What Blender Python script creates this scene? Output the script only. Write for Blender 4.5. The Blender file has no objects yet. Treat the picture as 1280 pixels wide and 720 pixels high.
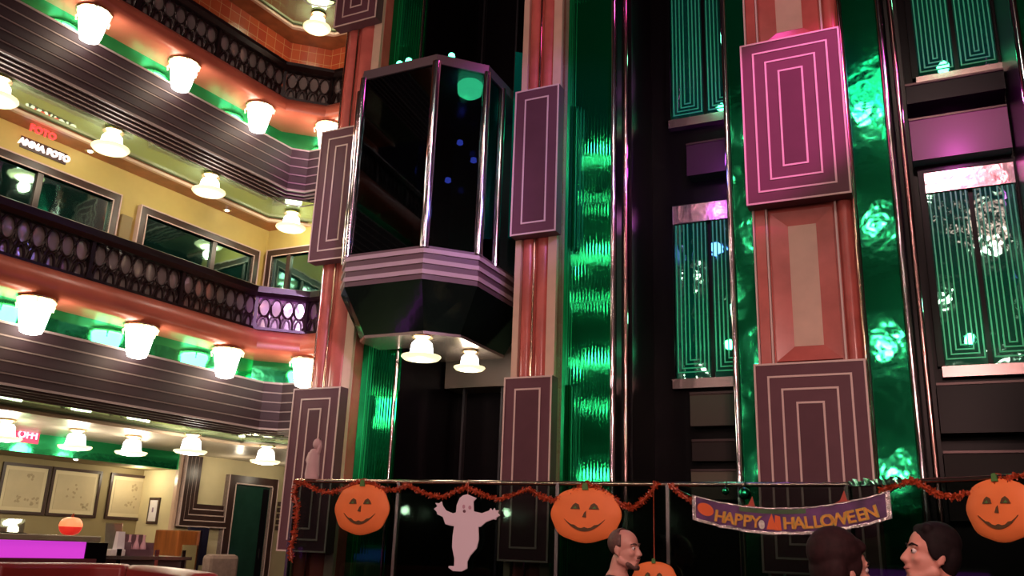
import bpy, bmesh, math, random
from mathutils import Vector, Matrix
random.seed(7)
SC = bpy.context.scene
COL = SC.collection
PI = math.pi

# ------------------------------------------------------------------ camera
FPX = 1090.0
TH = math.atan(.299)
RO = math.atan(140/3640)
CAMP = Vector((0, 0, 1.25))
R0 = Vector((1, 0, 0)); FW = Vector((0, math.cos(TH), math.sin(TH))); U0 = Vector((0, -math.sin(TH), math.cos(TH)))
RT = R0*math.cos(RO) + U0*math.sin(RO)
UP = U0*math.cos(RO) - R0*math.sin(RO)
cd = bpy.data.cameras.new('camera'); cam = bpy.data.objects.new('camera', cd); COL.objects.link(cam)
M3 = Matrix((RT, UP, -FW)).transposed()
cam.matrix_world = Matrix.Translation(CAMP) @ M3.to_4x4()
cd.sensor_width = 36; cd.lens = 36*FPX/1280; cd.clip_start = .05; cd.clip_end = 200
SC.camera = cam
SC.view_settings.view_transform = 'Standard'; SC.view_settings.look = 'None'
SC.view_settings.exposure = 0; SC.view_settings.gamma = 1; SC.view_settings.use_curve_mapping = False
SC.cycles.use_denoising = True
SC.cycles.sample_clamp_indirect = 6
SC.cycles.max_bounces = 8

def ray(x, y):
    d = FW*FPX + RT*(x-640) + UP*(360-y)
    return d/math.hypot(d.x, d.y)
# room frames: the bank of lifts (u along it to the right, d out of it) and the balcony side (s along, d out)
BU = Vector((.8988, -.4384, 0)); BN = Vector((-.4384, -.8988, 0)); BO = Vector((.165, 7.53, 0))
LU = Vector((.5312, .8473, 0)); LN = Vector((.8473, -.5312, 0)); LO = Vector((-4.3746, 6.998, 0))
ZV = Vector((0, 0, 1))
def BK(u, d, z): return BO + BU*u + BN*d + ZV*z
def LF(s, d, z): return LO + LU*s + LN*d + ZV*z
def WO(x, y, z): return Vector((x, y, z))
def on_plane(px, py, p, n):
    r = ray(px, py); k = (p-CAMP).dot(n)/r.dot(n); return CAMP + r*k
def at_bank(px, py, d):
    q = on_plane(px, py, BO+BN*d, BN)-BO
    return q.dot(BU), q.z
def at_left(px, py, d):
    q = on_plane(px, py, LO+LN*d, LN)-LO
    return q.dot(LU), q.z
def at_depth(px, py, D):
    r = ray(px, py); return CAMP + r*(D/r.y)

# ------------------------------------------------------------------ materials
def new_mat(n):
    m = bpy.data.materials.new(n); m.use_nodes = True
    nt = m.node_tree; nt.nodes.clear()
    return m, nt, nt.nodes.new('ShaderNodeOutputMaterial')
def mat(n, col, rough=.5, metal=0, emit=None, es=0, var=0, scale=6, bump=0, spec=.5, stretch=(1, 1, 1)):
    m, nt, out = new_mat(n)
    b = nt.nodes.new('ShaderNodeBsdfPrincipled'); nt.links.new(b.outputs[0], out.inputs[0])
    b.inputs['Base Color'].default_value = (*col, 1); b.inputs['Roughness'].default_value = rough
    b.inputs['Metallic'].default_value = metal; b.inputs['Specular IOR Level'].default_value = spec
    if emit: b.inputs['Emission Color'].default_value = (*emit, 1); b.inputs['Emission Strength'].default_value = es
    if var or bump:
        tc = nt.nodes.new('ShaderNodeTexCoord'); mp = nt.nodes.new('ShaderNodeMapping'); mp.inputs['Scale'].default_value = stretch
        nz = nt.nodes.new('ShaderNodeTexNoise'); nz.inputs['Scale'].default_value = scale; nz.inputs['Detail'].default_value = 6
        nt.links.new(tc.outputs['Object'], mp.inputs[0]); nt.links.new(mp.outputs[0], nz.inputs['Vector'])
        if var:
            cr = nt.nodes.new('ShaderNodeValToRGB')
            cr.color_ramp.elements[0].position = .3; cr.color_ramp.elements[1].position = .72
            cr.color_ramp.elements[0].color = (*[c*(1-var) for c in col], 1)
            cr.color_ramp.elements[1].color = (*[min(1, c*(1+var)) for c in col], 1)
            nt.links.new(nz.outputs['Fac'], cr.inputs[0]); nt.links.new(cr.outputs[0], b.inputs['Base Color'])
        if bump:
            bp = nt.nodes.new('ShaderNodeBump'); bp.inputs['Strength'].default_value = bump; bp.inputs['Distance'].default_value = .01
            nt.links.new(nz.outputs['Fac'], bp.inputs['Height']); nt.links.new(bp.outputs[0], b.inputs['Normal'])
    return m
def mirror_mat(n, tint, base, rough=.06, mixf=.75, wob=.0):
    # coloured mirror: tinted reflection over a dim body colour
    m, nt, out = new_mat(n)
    g = nt.nodes.new('ShaderNodeBsdfGlossy'); g.inputs['Color'].default_value = (*tint, 1); g.inputs['Roughness'].default_value = rough
    d = nt.nodes.new('ShaderNodeBsdfDiffuse'); d.inputs['Color'].default_value = (*base, 1)
    mx = nt.nodes.new('ShaderNodeMixShader'); mx.inputs[0].default_value = mixf
    nt.links.new(d.outputs[0], mx.inputs[1]); nt.links.new(g.outputs[0], mx.inputs[2]); nt.links.new(mx.outputs[0], out.inputs[0])
    if wob:
        tc = nt.nodes.new('ShaderNodeTexCoord'); nz = nt.nodes.new('ShaderNodeTexNoise'); nz.inputs['Scale'].default_value = 6
        nt.links.new(tc.outputs['Object'], nz.inputs['Vector'])
        bp = nt.nodes.new('ShaderNodeBump'); bp.inputs['Strength'].default_value = wob; bp.inputs['Distance'].default_value = .02
        nt.links.new(nz.outputs['Fac'], bp.inputs['Height']); nt.links.new(bp.outputs[0], g.inputs['Normal'])
    return m
def glass_mat(n, tint, refl=(1, 1, 1), rough=.02, base=.06):
    m, nt, out = new_mat(n)
    t = nt.nodes.new('ShaderNodeBsdfTransparent'); t.inputs['Color'].default_value = (*tint, 1)
    g = nt.nodes.new('ShaderNodeBsdfGlossy'); g.inputs['Color'].default_value = (*refl, 1); g.inputs['Roughness'].default_value = rough
    fr = nt.nodes.new('ShaderNodeFresnel'); fr.inputs['IOR'].default_value = 1.5
    ad = nt.nodes.new('ShaderNodeMath'); ad.operation = 'ADD'; ad.inputs[1].default_value = base; ad.use_clamp = True
    nt.links.new(fr.outputs[0], ad.inputs[0])
    mx = nt.nodes.new('ShaderNodeMixShader')
    nt.links.new(ad.outputs[0], mx.inputs[0]); nt.links.new(t.outputs[0], mx.inputs[1]); nt.links.new(g.outputs[0], mx.inputs[2])
    nt.links.new(mx.outputs[0], out.inputs[0])
    return m
def brick_mat(n, c1, c2, mortar, sc, rough=.2):
    m, nt, out = new_mat(n)
    b = nt.nodes.new('ShaderNodeBsdfPrincipled'); nt.links.new(b.outputs[0], out.inputs[0]); b.inputs['Roughness'].default_value = rough
    uv = nt.nodes.new('ShaderNodeUVMap')
    k = nt.nodes.new('ShaderNodeTexBrick'); k.offset = 0
    k.inputs['Color1'].default_value = (*c1, 1); k.inputs['Color2'].default_value = (*c2, 1); k.inputs['Mortar'].default_value = (*mortar, 1)
    k.inputs['Scale'].default_value = sc; k.inputs['Mortar Size'].default_value = .012; k.inputs['Brick Width'].default_value = .5; k.inputs['Row Height'].default_value = .5
    nt.links.new(uv.outputs[0], k.inputs['Vector']); nt.links.new(k.outputs[0], b.inputs['Base Color'])
    return m

MT = dict(
    marble=mat('salmon_marble', (.50, .115, .095), .2, var=.22, scale=3.5),
    pane=mirror_mat('frosted_pane', (.75, .72, .68), (.40, .36, .32), .10, .45, .25),
    slab=mat('pink_slab', (.56, .145, .085), .3, var=.16, scale=2.5),
    cream=mat('cream_marble', (.60, .40, .30), .3, var=.08),
    brass=mat('polished_brass', (.75, .52, .38), .12, 1),
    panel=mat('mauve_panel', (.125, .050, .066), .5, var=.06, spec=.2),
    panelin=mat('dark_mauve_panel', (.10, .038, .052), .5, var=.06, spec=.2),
    line=mat('inlay_line', (.62, .46, .42), .4),
    fascia=mat('fascia_brown', (.030, .014, .017), .55, var=.1, spec=.25),
    fline=mat('fascia_line', (.27, .20, .185), .5),
    green=mirror_mat('green_mirror', (.02, .80, .26), (.0, .15, .042), .06, .82),
    greenwob=mirror_mat('green_wavy_mirror', (.04, .82, .34), (.0, .15, .045), .07, .82, .12),
    greenflat=mirror_mat('green_soffit_mirror', (.06, .75, .30), (.01, .20, .06), .09, .75, .1),
    soffit=mirror_mat('soffit_glass', (.55, .80, .55), (.26, .32, .19), .05, .6, .06),
    chrome=mat('chrome', (.72, .66, .68), .1, 1),
    black=mat('black_lacquer', (.003, .002, .003), .3, spec=.12),
    blackmat=mat('black_matte', (.004, .003, .005), .8, spec=.1),
    rail=mat('black_handrail', (.016, .009, .009), .3),
    lattice=mat('lattice_metal', (.03, .018, .016), .35, .3),
    yellow=mat('yellow_wall', (.56, .43, .13), .6, var=.05),
    olive=mat('olive_wall', (.27, .21, .10), .7, var=.05),
    creamwall=mat('cream_wall', (.66, .56, .33), .6, var=.04),
    ceil=mat('pale_ceiling', (.50, .42, .34), .35, var=.05),
    wood=mat('wood_ceiling', (.30, .10, .04), .3, var=.35, scale=5, stretch=(1, 1, 4)),
    darkwood=mat('dark_wood', (.05, .024, .02), .35, var=.2),
    cab=mat('cabinet_wood', (.30, .085, .02), .35, var=.3, scale=4, stretch=(4, 4, .6)),
    redtile=brick_mat('red_wall_tile', (.36, .055, .025), (.42, .085, .03), (.50, .24, .10), 3.2),
    lampw=mat('lit_lamp_glass', (.9, .88, .8), .4, emit=(1, .95, .85), es=13),
    lamprim=mat('lamp_rim', (.8, .75, .5), .2, emit=(1, .9, .5), es=1.2),
    bracket=mat('lamp_bracket', (.8, .6, .35), .25, .8),
    glassdk=mirror_mat('teal_window', (.32, .55, .46), (.004, .03, .024), .05, .6, .05),
    carglass=glass_mat('lift_glass', (.20, .24, .24), (.7, .8, .9), .03, .04),
    screen=glass_mat('balustrade_glass', (.40, .47, .45), (.35, .75, .55), .03, .0),
    orange=mat('pumpkin_card', (.92, .22, .055), .6, emit=None, var=.08, scale=4),
    pumpdark=mat('pumpkin_face_ink', (.10, .05, .015), .6),
    pumpgreen=mat('pumpkin_stem_green', (.08, .22, .05), .6),
    ghost=mat('ghost_card', (.82, .68, .78), .6),
    ghostin=mat('ghost_face_ink', (.16, .06, .09), .6),
    garland=mat('garland_tinsel', (.42, .06, .02), .35, var=.5, scale=60),
    carpet=mat('carpet', (.05, .02, .025), .9, var=.3, scale=14),
    sofa=mat('red_leather', (.32, .035, .03), .35, var=.12, scale=3),
    skin=mat('skin', (.62, .30, .24), .5),
    skin2=mat('skin_tan', (.60, .26, .20), .5),
    hair=mat('dark_hair', (.010, .005, .006), .75, spec=.2, var=.3, scale=40),
    hair2=mat('brown_hair', (.022, .008, .009), .75, spec=.2, var=.3, scale=40),
    grey=mat('short_grey_hair', (.12, .06, .05), .6, var=.3, scale=60),
    cloth=mat('dark_cloth', (.02, .014, .02), .85),
    cloth2=mat('navy_cloth', (.02, .02, .04), .85),
    eye=mat('eye_white', (.7, .62, .6), .3),
    iris=mat('eye_iris', (.03, .015, .01), .2),
    lip=mat('lip', (.40, .12, .11), .45),
)
def emis(n, col, s):
    return mat(n, col, .5, emit=col, es=s)
MT['magenta'] = emis('lit_magenta_panel', (.60, .045, .60), .95)
MT['neonw'] = emis('white_neon', (1, .85, .78), 2.2)
MT['redglow'] = emis('red_sign_glow', (1, .03, .03), 2.5)
MT['greenlamp'] = emis('green_lamp', (.08, 1, .45), 9)
MT['blueglint'] = emis('blue_glint', (.1, .12, 1), 5)

# ------------------------------------------------------------------ mesh helpers
class MB:
    def __init__(s): s.bm = bmesh.new(); s.uv = s.bm.loops.layers.uv.new('UVMap')
    def face(s, pts, uvs=None):
        f = s.bm.faces.new([s.bm.verts.new(p) for p in pts])
        if uvs:
            for l, q in zip(f.loops, uvs): l[s.uv].uv = q
        return f
    def hexa(s, c):   # 8 corners: bottom ring 0-3, top ring 4-7
        v = [s.bm.verts.new(p) for p in c]
        for q in ((3, 2, 1, 0), (4, 5, 6, 7), (0, 1, 5, 4), (1, 2, 6, 5), (2, 3, 7, 6), (3, 0, 4, 7)):
            s.bm.faces.new([v[i] for i in q])
        return s
    def box(s, fr, a0, a1, b0, b1, z0, z1):
        return s.hexa([fr(a0, b0, z0), fr(a1, b0, z0), fr(a1, b1, z0), fr(a0, b1, z0),
                       fr(a0, b0, z1), fr(a1, b0, z1), fr(a1, b1, z1), fr(a0, b1, z1)])
    def prism(s, pts, off):          # planar outline pts (world) extruded by vector off
        n = len(pts)
        a = [s.bm.verts.new(p) for p in pts]; b = [s.bm.verts.new(p+off) for p in pts]
        s.bm.faces.new(a); s.bm.faces.new(list(reversed(b)))
        for i in range(n):
            s.bm.faces.new((a[i], b[i], b[(i+1) % n], a[(i+1) % n]))
        return s
    def tube(s, pts, r, k=8, closed=False, cap=True):
        n = len(pts); rings = []
        for i, p in enumerate(pts):
            if closed: t = pts[(i+1) % n]-pts[i-1]
            else: t = pts[min(i+1, n-1)]-pts[max(i-1, 0)]
            t = t.normalized()
            a = t.cross(ZV)
            if a.length < .05: a = t.cross(Vector((1, 0, 0)))
            a.normalize(); b = t.cross(a)
            rr = r[i] if isinstance(r, (list, tuple)) else r
            rings.append([s.bm.verts.new(p + a*math.cos(2*PI*j/k)*rr + b*math.sin(2*PI*j/k)*rr) for j in range(k)])
        for i in range(n if closed else n-1):
            A, B = rings[i], rings[(i+1) % n]
            for j in range(k): s.bm.faces.new((A[j], A[(j+1) % k], B[(j+1) % k], B[j]))
        if cap and not closed: s.bm.faces.new(rings[0][::-1]); s.bm.faces.new(rings[-1])
        return s
    def lathe(s, prof, c, k=20):     # prof [(r, z)] about the vertical through c
        rings = []
        for r, z in prof:
            rings.append([s.bm.verts.new((c.x+r*math.cos(2*PI*j/k), c.y+r*math.sin(2*PI*j/k), c.z+z)) for j in range(k)])
        for A, B in zip(rings, rings[1:]):
            for j in range(k): s.bm.faces.new((A[j], A[(j+1) % k], B[(j+1) % k], B[j]))
        s.bm.faces.new(rings[0][::-1]); s.bm.faces.new(rings[-1])
        return s
    def ball(s, c, rx, ry=None, rz=None, seg=12, rings=8, rot=None):
        ry = rx if ry is None else ry; rz = rx if rz is None else rz
        m = Matrix.Translation(c) @ (rot.to_4x4() if rot else Matrix()) @ Matrix.Diagonal((rx, ry, rz, 1))
        bmesh.ops.create_uvsphere(s.bm, u_segments=seg, v_segments=rings, radius=1, matrix=m)
        return s
    def sweep(s, prof, closed=False, ch=.25):  # prof [(d, z)] swept along the balcony path
        P = [[Vector((q.x, q.y, z)) for q in path(d, ch)] for d, z in prof]
        n = len(P[0]); m = len(prof)
        V = [[s.bm.verts.new(p) for p in row] for row in P]
        for i in range(m if closed else m-1):
            A, B = V[i], V[(i+1) % m]
            for j in range(n-1):
                f = s.bm.faces.new((A[j], A[j+1], B[j+1], B[j]))
                for l in f.loops: l[s.uv].uv = ((l.vert.co-LO).dot(LU)+(l.vert.co-LO).dot(LN), l.vert.co.z)
        if closed:
            s.bm.faces.new([V[i][0] for i in range(m)]); s.bm.faces.new([V[i][-1] for i in range(m)][::-1])
        return s
    def build(s, name, m, parent=None, smooth=False, bevel=0):
        bmesh.ops.recalc_face_normals(s.bm, faces=s.bm.faces[:])
        me = bpy.data.meshes.new(name); s.bm.to_mesh(me); s.bm.free()
        if smooth:
            for p in me.polygons: p.use_smooth = True
            try: me.set_sharp_from_angle(angle=math.radians(40))
            except Exception: pass
        me.materials.append(MT[m] if isinstance(m, str) else m)
        o = bpy.data.objects.new(name, me); COL.objects.link(o)
        if parent: set_parent(o, parent)
        if bevel:
            md = o.modifiers.new('bevel', 'BEVEL'); md.width = bevel; md.segments = 2; md.limit_method = 'ANGLE'
        return o
def world(o):
    m = o.matrix_basis.copy(); p = o.parent
    while p: m = p.matrix_basis @ m; p = p.parent
    return m
def set_parent(o, p):     # geometry is written in world coordinates; the parent's place is taken out of it
    o.parent = p
    inv = world(p).inverted()
    if o.type == 'MESH': o.data.transform(inv)
    else: o.matrix_basis = inv @ o.matrix_basis
def tag(o, label, cat, group=None, kind=None):
    o['label'] = label; o['category'] = cat
    if group: o['group'] = group
    if kind: o['kind'] = kind
    return o
def thing(name, loc, label, cat, group=None):
    o = bpy.data.objects.new(name, None); o.empty_display_size = .1; COL.objects.link(o); o.location = loc
    return tag(o, label, cat, group)
def struct(o): o['kind'] = 'structure'; return o
def copy_tree(o, parent=None, loc=None):
    c = o.copy(); COL.objects.link(c)
    if parent: c.parent = parent
    if loc is not None: c.location = loc
    for ch in list(o.children): copy_tree(ch, c)
    return c
def text_mesh(txt, size, ext, bold=False):
    cu = bpy.data.curves.new('lettering', 'FONT'); cu.body = txt; cu.size = size; cu.extrude = ext
    cu.align_x = 'CENTER'; cu.align_y = 'CENTER'; cu.resolution_u = 3
    if bold: cu.offset = size*.02
    t = bpy.data.objects.new('lettering', cu); COL.objects.link(t)
    dg = bpy.context.evaluated_depsgraph_get()
    me = bpy.data.meshes.new_from_object(t.evaluated_get(dg))
    bpy.data.objects.remove(t); bpy.data.curves.remove(cu)
    return me
def letter_obj(name, me, m, c, xa, ya, parent):
    # xa, ya = directions of reading and up
    za = xa.cross(ya)
    M = Matrix((xa.normalized(), ya.normalized(), za.normalized())).transposed().to_4x4(); M.translation = c
    me.transform(M); me.materials.clear(); me.materials.append(MT[m] if isinstance(m, str) else m)
    o = bpy.data.objects.new(name, me); COL.objects.link(o)
    if parent: set_parent(o, parent)
    return o
def point_light(loc, energy, col, r=.06):
    l = bpy.data.lights.new('point_source', 'POINT'); l.energy = energy; l.color = col; l.shadow_soft_size = r
    o = bpy.data.objects.new('point_source', l); COL.objects.link(o); o.location = loc; return o
def spot(loc, target, energy, col, ang=40, blend=.6, r=.08):
    l = bpy.data.lights.new('aimed_spot', 'SPOT'); l.energy = energy; l.color = col; l.spot_size = math.radians(ang); l.spot_blend = blend; l.shadow_soft_size = r
    o = bpy.data.objects.new('aimed_spot', l); COL.objects.link(o); o.location = loc
    o.rotation_euler = (Vector(target)-Vector(loc)).to_track_quat('-Z', 'Y').to_euler(); return o

# ------------------------------------------------------------------ balcony path (offset d towards the atrium)
S_IN, S_C, CH, T_END = -3.2, 3.25, .25, 1.02
CN = (LN+BN).normalized()
KC = LO + LU*S_C
def isect(p, u, q, v):
    den = u.x*v.y-u.y*v.x; w = q-p
    return p + u*((w.x*v.y-w.y*v.x)/den)
HALF = 1/LN.dot(CN)
def path(d, CH=.25):
    p1 = LO + LN*d; p2 = KC + BN*d; pc = KC + CN*(CH + HALF*d)
    cu = Vector((-CN.y, CN.x, 0))
    a = p1 + LU*S_IN
    b = isect(p1, LU, pc, cu); c = isect(p2, BU, pc, cu)
    e = KC + BU*T_END + BN*d
    return [a, b, c, e]
def along(d, t):      # point and direction at arc length t of the offset path
    P = path(d)
    for a, b in zip(P, P[1:]):
        L = (b-a).length
        if t <= L: return a + (b-a)*(t/L), (b-a).normalized()
        t -= L
    return P[-1], (P[-1]-P[-2]).normalized()
def path_len(d):
    P = path(d); return sum((b-a).length for a, b in zip(P, P[1:]))

# ------------------------------------------------------------------ the setting
b = MB(); b.box(WO, -16, 10, -8, 17, -.12, 0); struct(b.build('floor', 'carpet'))

LEV = [2.35, 5.15, 7.95]
tn = 0
for k, Z in enumerate(LEV):
    # stepped brown fascia with pale lines
    FC = .09
    prof = [(-.20, Z+.545), (.14, Z+.545)]
    for i in range(5):
        d = .14-.012*i; z1 = Z+.545-.10*i; z0 = z1-.10
        prof += [(d, z1), (d, z0)]
    for i in range(4):
        d = .085-.06*i; z = Z+.045-.014*i
        prof += [(d-.06, z), (d-.06, z-.014)]
    prof += [(-.155, Z-.02), (-.155, Z+.2), (-.20, Z+.45)]
    prof = [q for i, q in enumerate(prof) if i == 0 or (abs(q[0]-prof[i-1][0])+abs(q[1]-prof[i-1][1])) > 1e-5]
    tn += 1
    m = MB(); m.sweep(prof, True, FC); struct(m.build('trim_%d' % tn, 'fascia'))
    tn += 1
    m = MB()
    for i in range(6):
        d = .14-.012*min(i, 4); z = Z+.545-.10*i
        if i == 5: z += .008
        m.sweep([(d+.006, z-.013), (d+.006, z+.007), (d-.012, z+.007), (d-.012, z-.013)], True, FC)
    for i in range(1, 5):
        d = .085-.06*i; z = Z+.045-.014*i
        m.sweep([(d+.010, z+.010), (d+.010, z-.006), (d-.008, z-.006), (d-.008, z+.010)], True, FC)
    struct(m.build('trim_%d' % tn, 'fline'))
    # green mirror band over the fascia
    tn += 1
    m = MB(); m.sweep([(-.04, Z+.54), (-.04, Z+.83), (-.12, Z+.83), (-.12, Z+.54)], True, .22); struct(m.build('trim_%d' % tn, 'greenflat'))
    # pink marble slab edge with rounded nose, and the deck behind it
    tn += 1
    pr = [(-.25, Z+.80), (.28, Z+.79), (.33, Z+.80), (.355, Z+.83), (.36, Z+.88)]
    pr += [(.34, Z+.95), (.285, Z+1.02), (.20, Z+1.075), (.11, Z+1.09), (-1.02, Z+1.10), (-1.02, Z+.95), (-.25, Z+.95)]
    m = MB(); m.sweep(pr, True, .2); struct(m.build('trim_%d' % tn, 'slab', smooth=True))
    # mirrored soffit strip, pale trim, ceiling of the walkway
    tn += 1
    m = MB(); m.sweep([(-.15, Z-.012), (-.68, Z-.012), (-.68, Z+.05), (-.15, Z+.05)], True); struct(m.build('trim_%d' % tn, 'soffit'))
    tn += 1
    m = MB(); m.sweep([(-.67, Z-.03), (-.67, Z-.06), (-.715, Z-.06), (-.715, Z-.03)], True); struct(m.build('trim_%d' % tn, 'cream'))
    m = MB()
    back = -2.52 if k == 0 else -1.04
    if k: m.sweep([(-.70, Z-.04), (back, Z-.04), (back, Z+.04), (-.70, Z+.04)], True)
    else:
        m.box(LF, S_IN, 6.8, back, -.70, Z-.04, Z+.04)
    struct(m.build('ceiling' if k == 0 else 'ceiling_%d' % k, 'ceil' if k == 0 else 'wood'))

# walls behind the walkways of the upper decks
WC = LF(3.80, -1.0, 0); WF = lambda u, d, z: WC + BU*u + BN*d + ZV*z
m = MB(); m.box(LF, S_IN, 3.82, -1.06, -1.0, 3.40, 5.16); struct(m.build('wall_left', 'yellow'))
m = MB(); m.box(WF, -.02, 1.5, -.06, 0, 3.40, 5.16); struct(m.build('wall_corner', 'yellow'))
m = MB(); m.sweep([(-1.0, 6.20), (-1.0, 7.98), (-1.06, 7.98), (-1.06, 6.20)], True); struct(m.build('wall_upper', 'redtile'))
# ground floor walls
SR, DB, DW = 4.09, -3.2, -2.5
m = MB(); m.box(LF, S_IN, SR, DB-.08, DB, 0, 2.2); struct(m.build('wall_bar', 'olive'))
m = MB(); m.box(LF, SR, SR+.08, DB-.08, DW-.08, 0, 2.35); struct(m.build('wall_return', 'creamwall'))
m = MB(); m.box(LF, SR, 7.2, DW-.08, DW, 0, 2.35); struct(m.build('wall_lobby', 'creamwall'))
m = MB(); m.box(LF, S_IN, SR, DB, DW-.02, 2.09, 2.17); struct(m.build('ceiling_bar', 'olive'))
m = MB(); m.box(LF, S_IN, SR-.02, DW-.02, DW+.03, 2.09, 2.32); struct(m.build('trim_30', 'greenflat'))
m = MB(); m.box(LF, SR-.03, SR+.02, DW, DW+.06, 0, 2.33); struct(m.build('trim_31', 'cream'))

ORD = ['first', 'second', 'third', 'fourth', 'fifth', 'sixth', 'seventh', 'eighth']
# ------------------------------------------------------------------ balcony railings
def ellipse_ring(m, c, t, w, h, r, ts=PI*2, a0=0, k=18):
    pts = [c + t*(w*math.cos(a0+ts*i/k)) + ZV*(h*math.sin(a0+ts*i/k)) for i in range(k if ts > 6 else k+1)]
    m.tube(pts, r, 5, closed=ts > 6, cap=False)
def railing(k, label):
    Z = LEV[k]; D = .13
    t0, _ = along(D, 3.2)
    root = thing('balcony_railing', Vector((t0.x, t0.y, Z+1.08)), label, 'railing', None)
    tot = path_len(D)
    m = MB(); m.sweep([(D-.045, Z+1.450), (D+.055, Z+1.450), (D+.10, Z+1.481), (D+.10, Z+1.505), (D+.075, Z+1.512), (D+.075, Z+1.536), (D+.04, Z+1.544), (D+.04, Z+1.567), (D, Z+1.587), (D-.05, Z+1.567), (D-.09, Z+1.520), (D-.09, Z+1.481)], True)
    m.build('handrail', 'rail', root)
    m = MB(); m.sweep([(D-.025, Z+1.085), (D+.025, Z+1.085), (D+.025, Z+1.115), (D-.025, Z+1.115)], True); m.build('bottom_rail', 'rail', root)
    P = path(D); L1 = (P[1]-P[0]).length; L2 = (P[2]-P[1]).length; L3 = (P[3]-P[2]).length
    cuts = []
    n1 = 6
    for i in range(n1+1): cuts.append(L1*i/n1)
    cuts += [L1+L2, L1+L2+L3*.5, tot-.02]
    for c in cuts:
        p, t = along(D, max(.02, c)); q = Vector((t.y, -t.x, 0))
        m = MB(); fr = lambda a, bb, z: p + t*a + q*bb + ZV*z
        m.box(fr, -.018, .018, -.03, .03, Z+1.10, Z+1.465); m.box(fr, -.03, .03, -.04, .04, Z+1.10, Z+1.15); m.build('post', 'rail', root)
    for a, c in zip(cuts, cuts[1:]):
        m = MB(); n = max(1, round((c-a-.05)/.135)); w = (c-a-.05)/n
        for i in range(n):
            p, t = along(D, a+.025+w*(i+.5))
            ellipse_ring(m, Vector((p.x, p.y, Z+1.345)), t, w*.5-.004, .105, .013)
            ellipse_ring(m, Vector((p.x, p.y, Z+1.115)), t, w*.30, .115, .012, PI, 0, 10)
            for s in (-1, 1):       # webs joining the big ovals to the small arches
                m.tube([Vector((p.x, p.y, Z+1.255))+t*(s*w*.28), Vector((p.x, p.y, Z+1.20))+t*(s*w*.5), Vector((p.x, p.y, Z+1.11))+t*(s*w*.5)], .012, 5)
            m.tube([Vector((p.x, p.y, Z+1.44)), Vector((p.x, p.y, Z+1.455))], .012, 5)
        lp = m.build('lattice_panel', 'lattice', root)
        p0, t = along(D, a+.02); p1, t2 = along(D, c-.02); q = Vector((t.y, -t.x, 0))
        m = MB(); m.prism([p0-q*.02+ZV*(Z+1.11), p1-q*.02+ZV*(Z+1.11), p1-q*.02+ZV*(Z+1.455), p0-q*.02+ZV*(Z+1.455)], q*-.006); m.build('backing_pane', 'pane', lp)
railing(0, 'black lattice balcony railing of the lower balcony, above the lower salmon slab edge')
railing(1, 'black lattice balcony railing of the upper balcony, in front of the red tiled wall')

# ------------------------------------------------------------------ lamps
PEND = []
def cup_lamp(p, label):       # p = where the bracket meets the slab
    r = thing('cup_lamp', p, label, 'lamp', 'frosted cup lamps under the slabs')
    m = MB(); m.lathe([(.05, 0), (.15, -.005), (.155, -.02), (.10, -.03), (.05, -.05)], p, 16); m.build('bracket', 'bracket', r, True)
    m = MB(); m.lathe([(.135, -.035), (.142, -.05), (.128, -.09), (.115, -.16), (.10, -.25), (.085, -.30), (.05, -.315)], p, 20); m.build('shade', 'lampw', r, True)
    m = MB(); m.tube([p+Vector((.139*math.cos(2*PI*i/24), .139*math.sin(2*PI*i/24), -.022)) for i in range(24)], .007, 5, True)
    for i in range(6):
        a = 2*PI*i/6; c = Vector((math.cos(a), math.sin(a), 0))
        m.tube([p+c*.14+ZV*-.02, p+c*.17+ZV*-.05, p+c*.16+ZV*-.09], .009, 5)
    m.build('prongs', 'lamprim', r)
    point_light(p+(LN+BN)*.12+ZV*-.34, 4.5, (1, .80, .56), .08)
    PEND.append(r)
def bell_lamp(p, label, sc=1.0, watts=9, group='bell shaded lamps under the soffits'):
    r = thing('bell_lamp', p, label, 'lamp', group)
    q = lambda l: [(a*sc, z*sc) for a, z in l]
    m = MB(); m.lathe(q([(.09, 0), (.10, -.02), (.05, -.035), (.03, -.06)]), p, 14); m.build('ceiling_plate', 'bracket', r, True)
    m = MB(); m.lathe(q([(.075, -.055), (.095, -.08), (.105, -.15), (.12, -.21), (.125, -.225), (.06, -.235)]), p, 20); m.build('shade', 'lampw', r, True)
    m = MB(); m.lathe(q([(.12, -.205), (.165, -.20), (.18, -.19), (.182, -.20), (.16, -.222), (.12, -.228)]), p, 20); m.build('rim', 'lamprim', r, True)
    point_light(p+ZV*(-.33*sc), watts, (1, .86, .60), .06)
for k, nm in ((0, 'lower'), (1, 'upper')):
    Z = LEV[k]
    for i, s in enumerate((.32, 1.34, 2.38)):
        cup_lamp(LF(s, .22, Z+.79), 'glowing cup lamp hanging under the %s salmon slab, %s from the left along its row' % (nm, ORD[i]))
    px, py = ((380, 470) if k == 0 else (412, 150))
    p = on_plane(px, py, KC+BN*.22, BN)
    cup_lamp(Vector((p.x, p.y, Z+.79)), 'glowing cup lamp under the %s salmon slab, half hidden beside the left marble pilaster' % nm)
for i, (px, py) in enumerate(((-2, 112), (140, 175), (262, 232))):
    s, z = at_left(px, py, -.24)
    bell_lamp(LF(s, -.24, 5.15-.03), 'white bell lamp under the upper brown fascia, %s from the left over the yellow wall' % ORD[i])
p = on_plane(366, 262, KC+BN*-.24, BN)
bell_lamp(Vector((p.x, p.y, 5.12)), 'white bell lamp under the upper brown fascia, the one beside the left pilaster panel')
p = on_plane(400, 2, KC+BN*-.24, BN)
bell_lamp(Vector((p.x, p.y, 7.92)), 'white bell lamp at the top edge of the picture, above the red tiled wall')
def at_z(px, py, z):
    r = ray(px, py); return CAMP + r*((z-1.25)/r.z)
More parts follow.
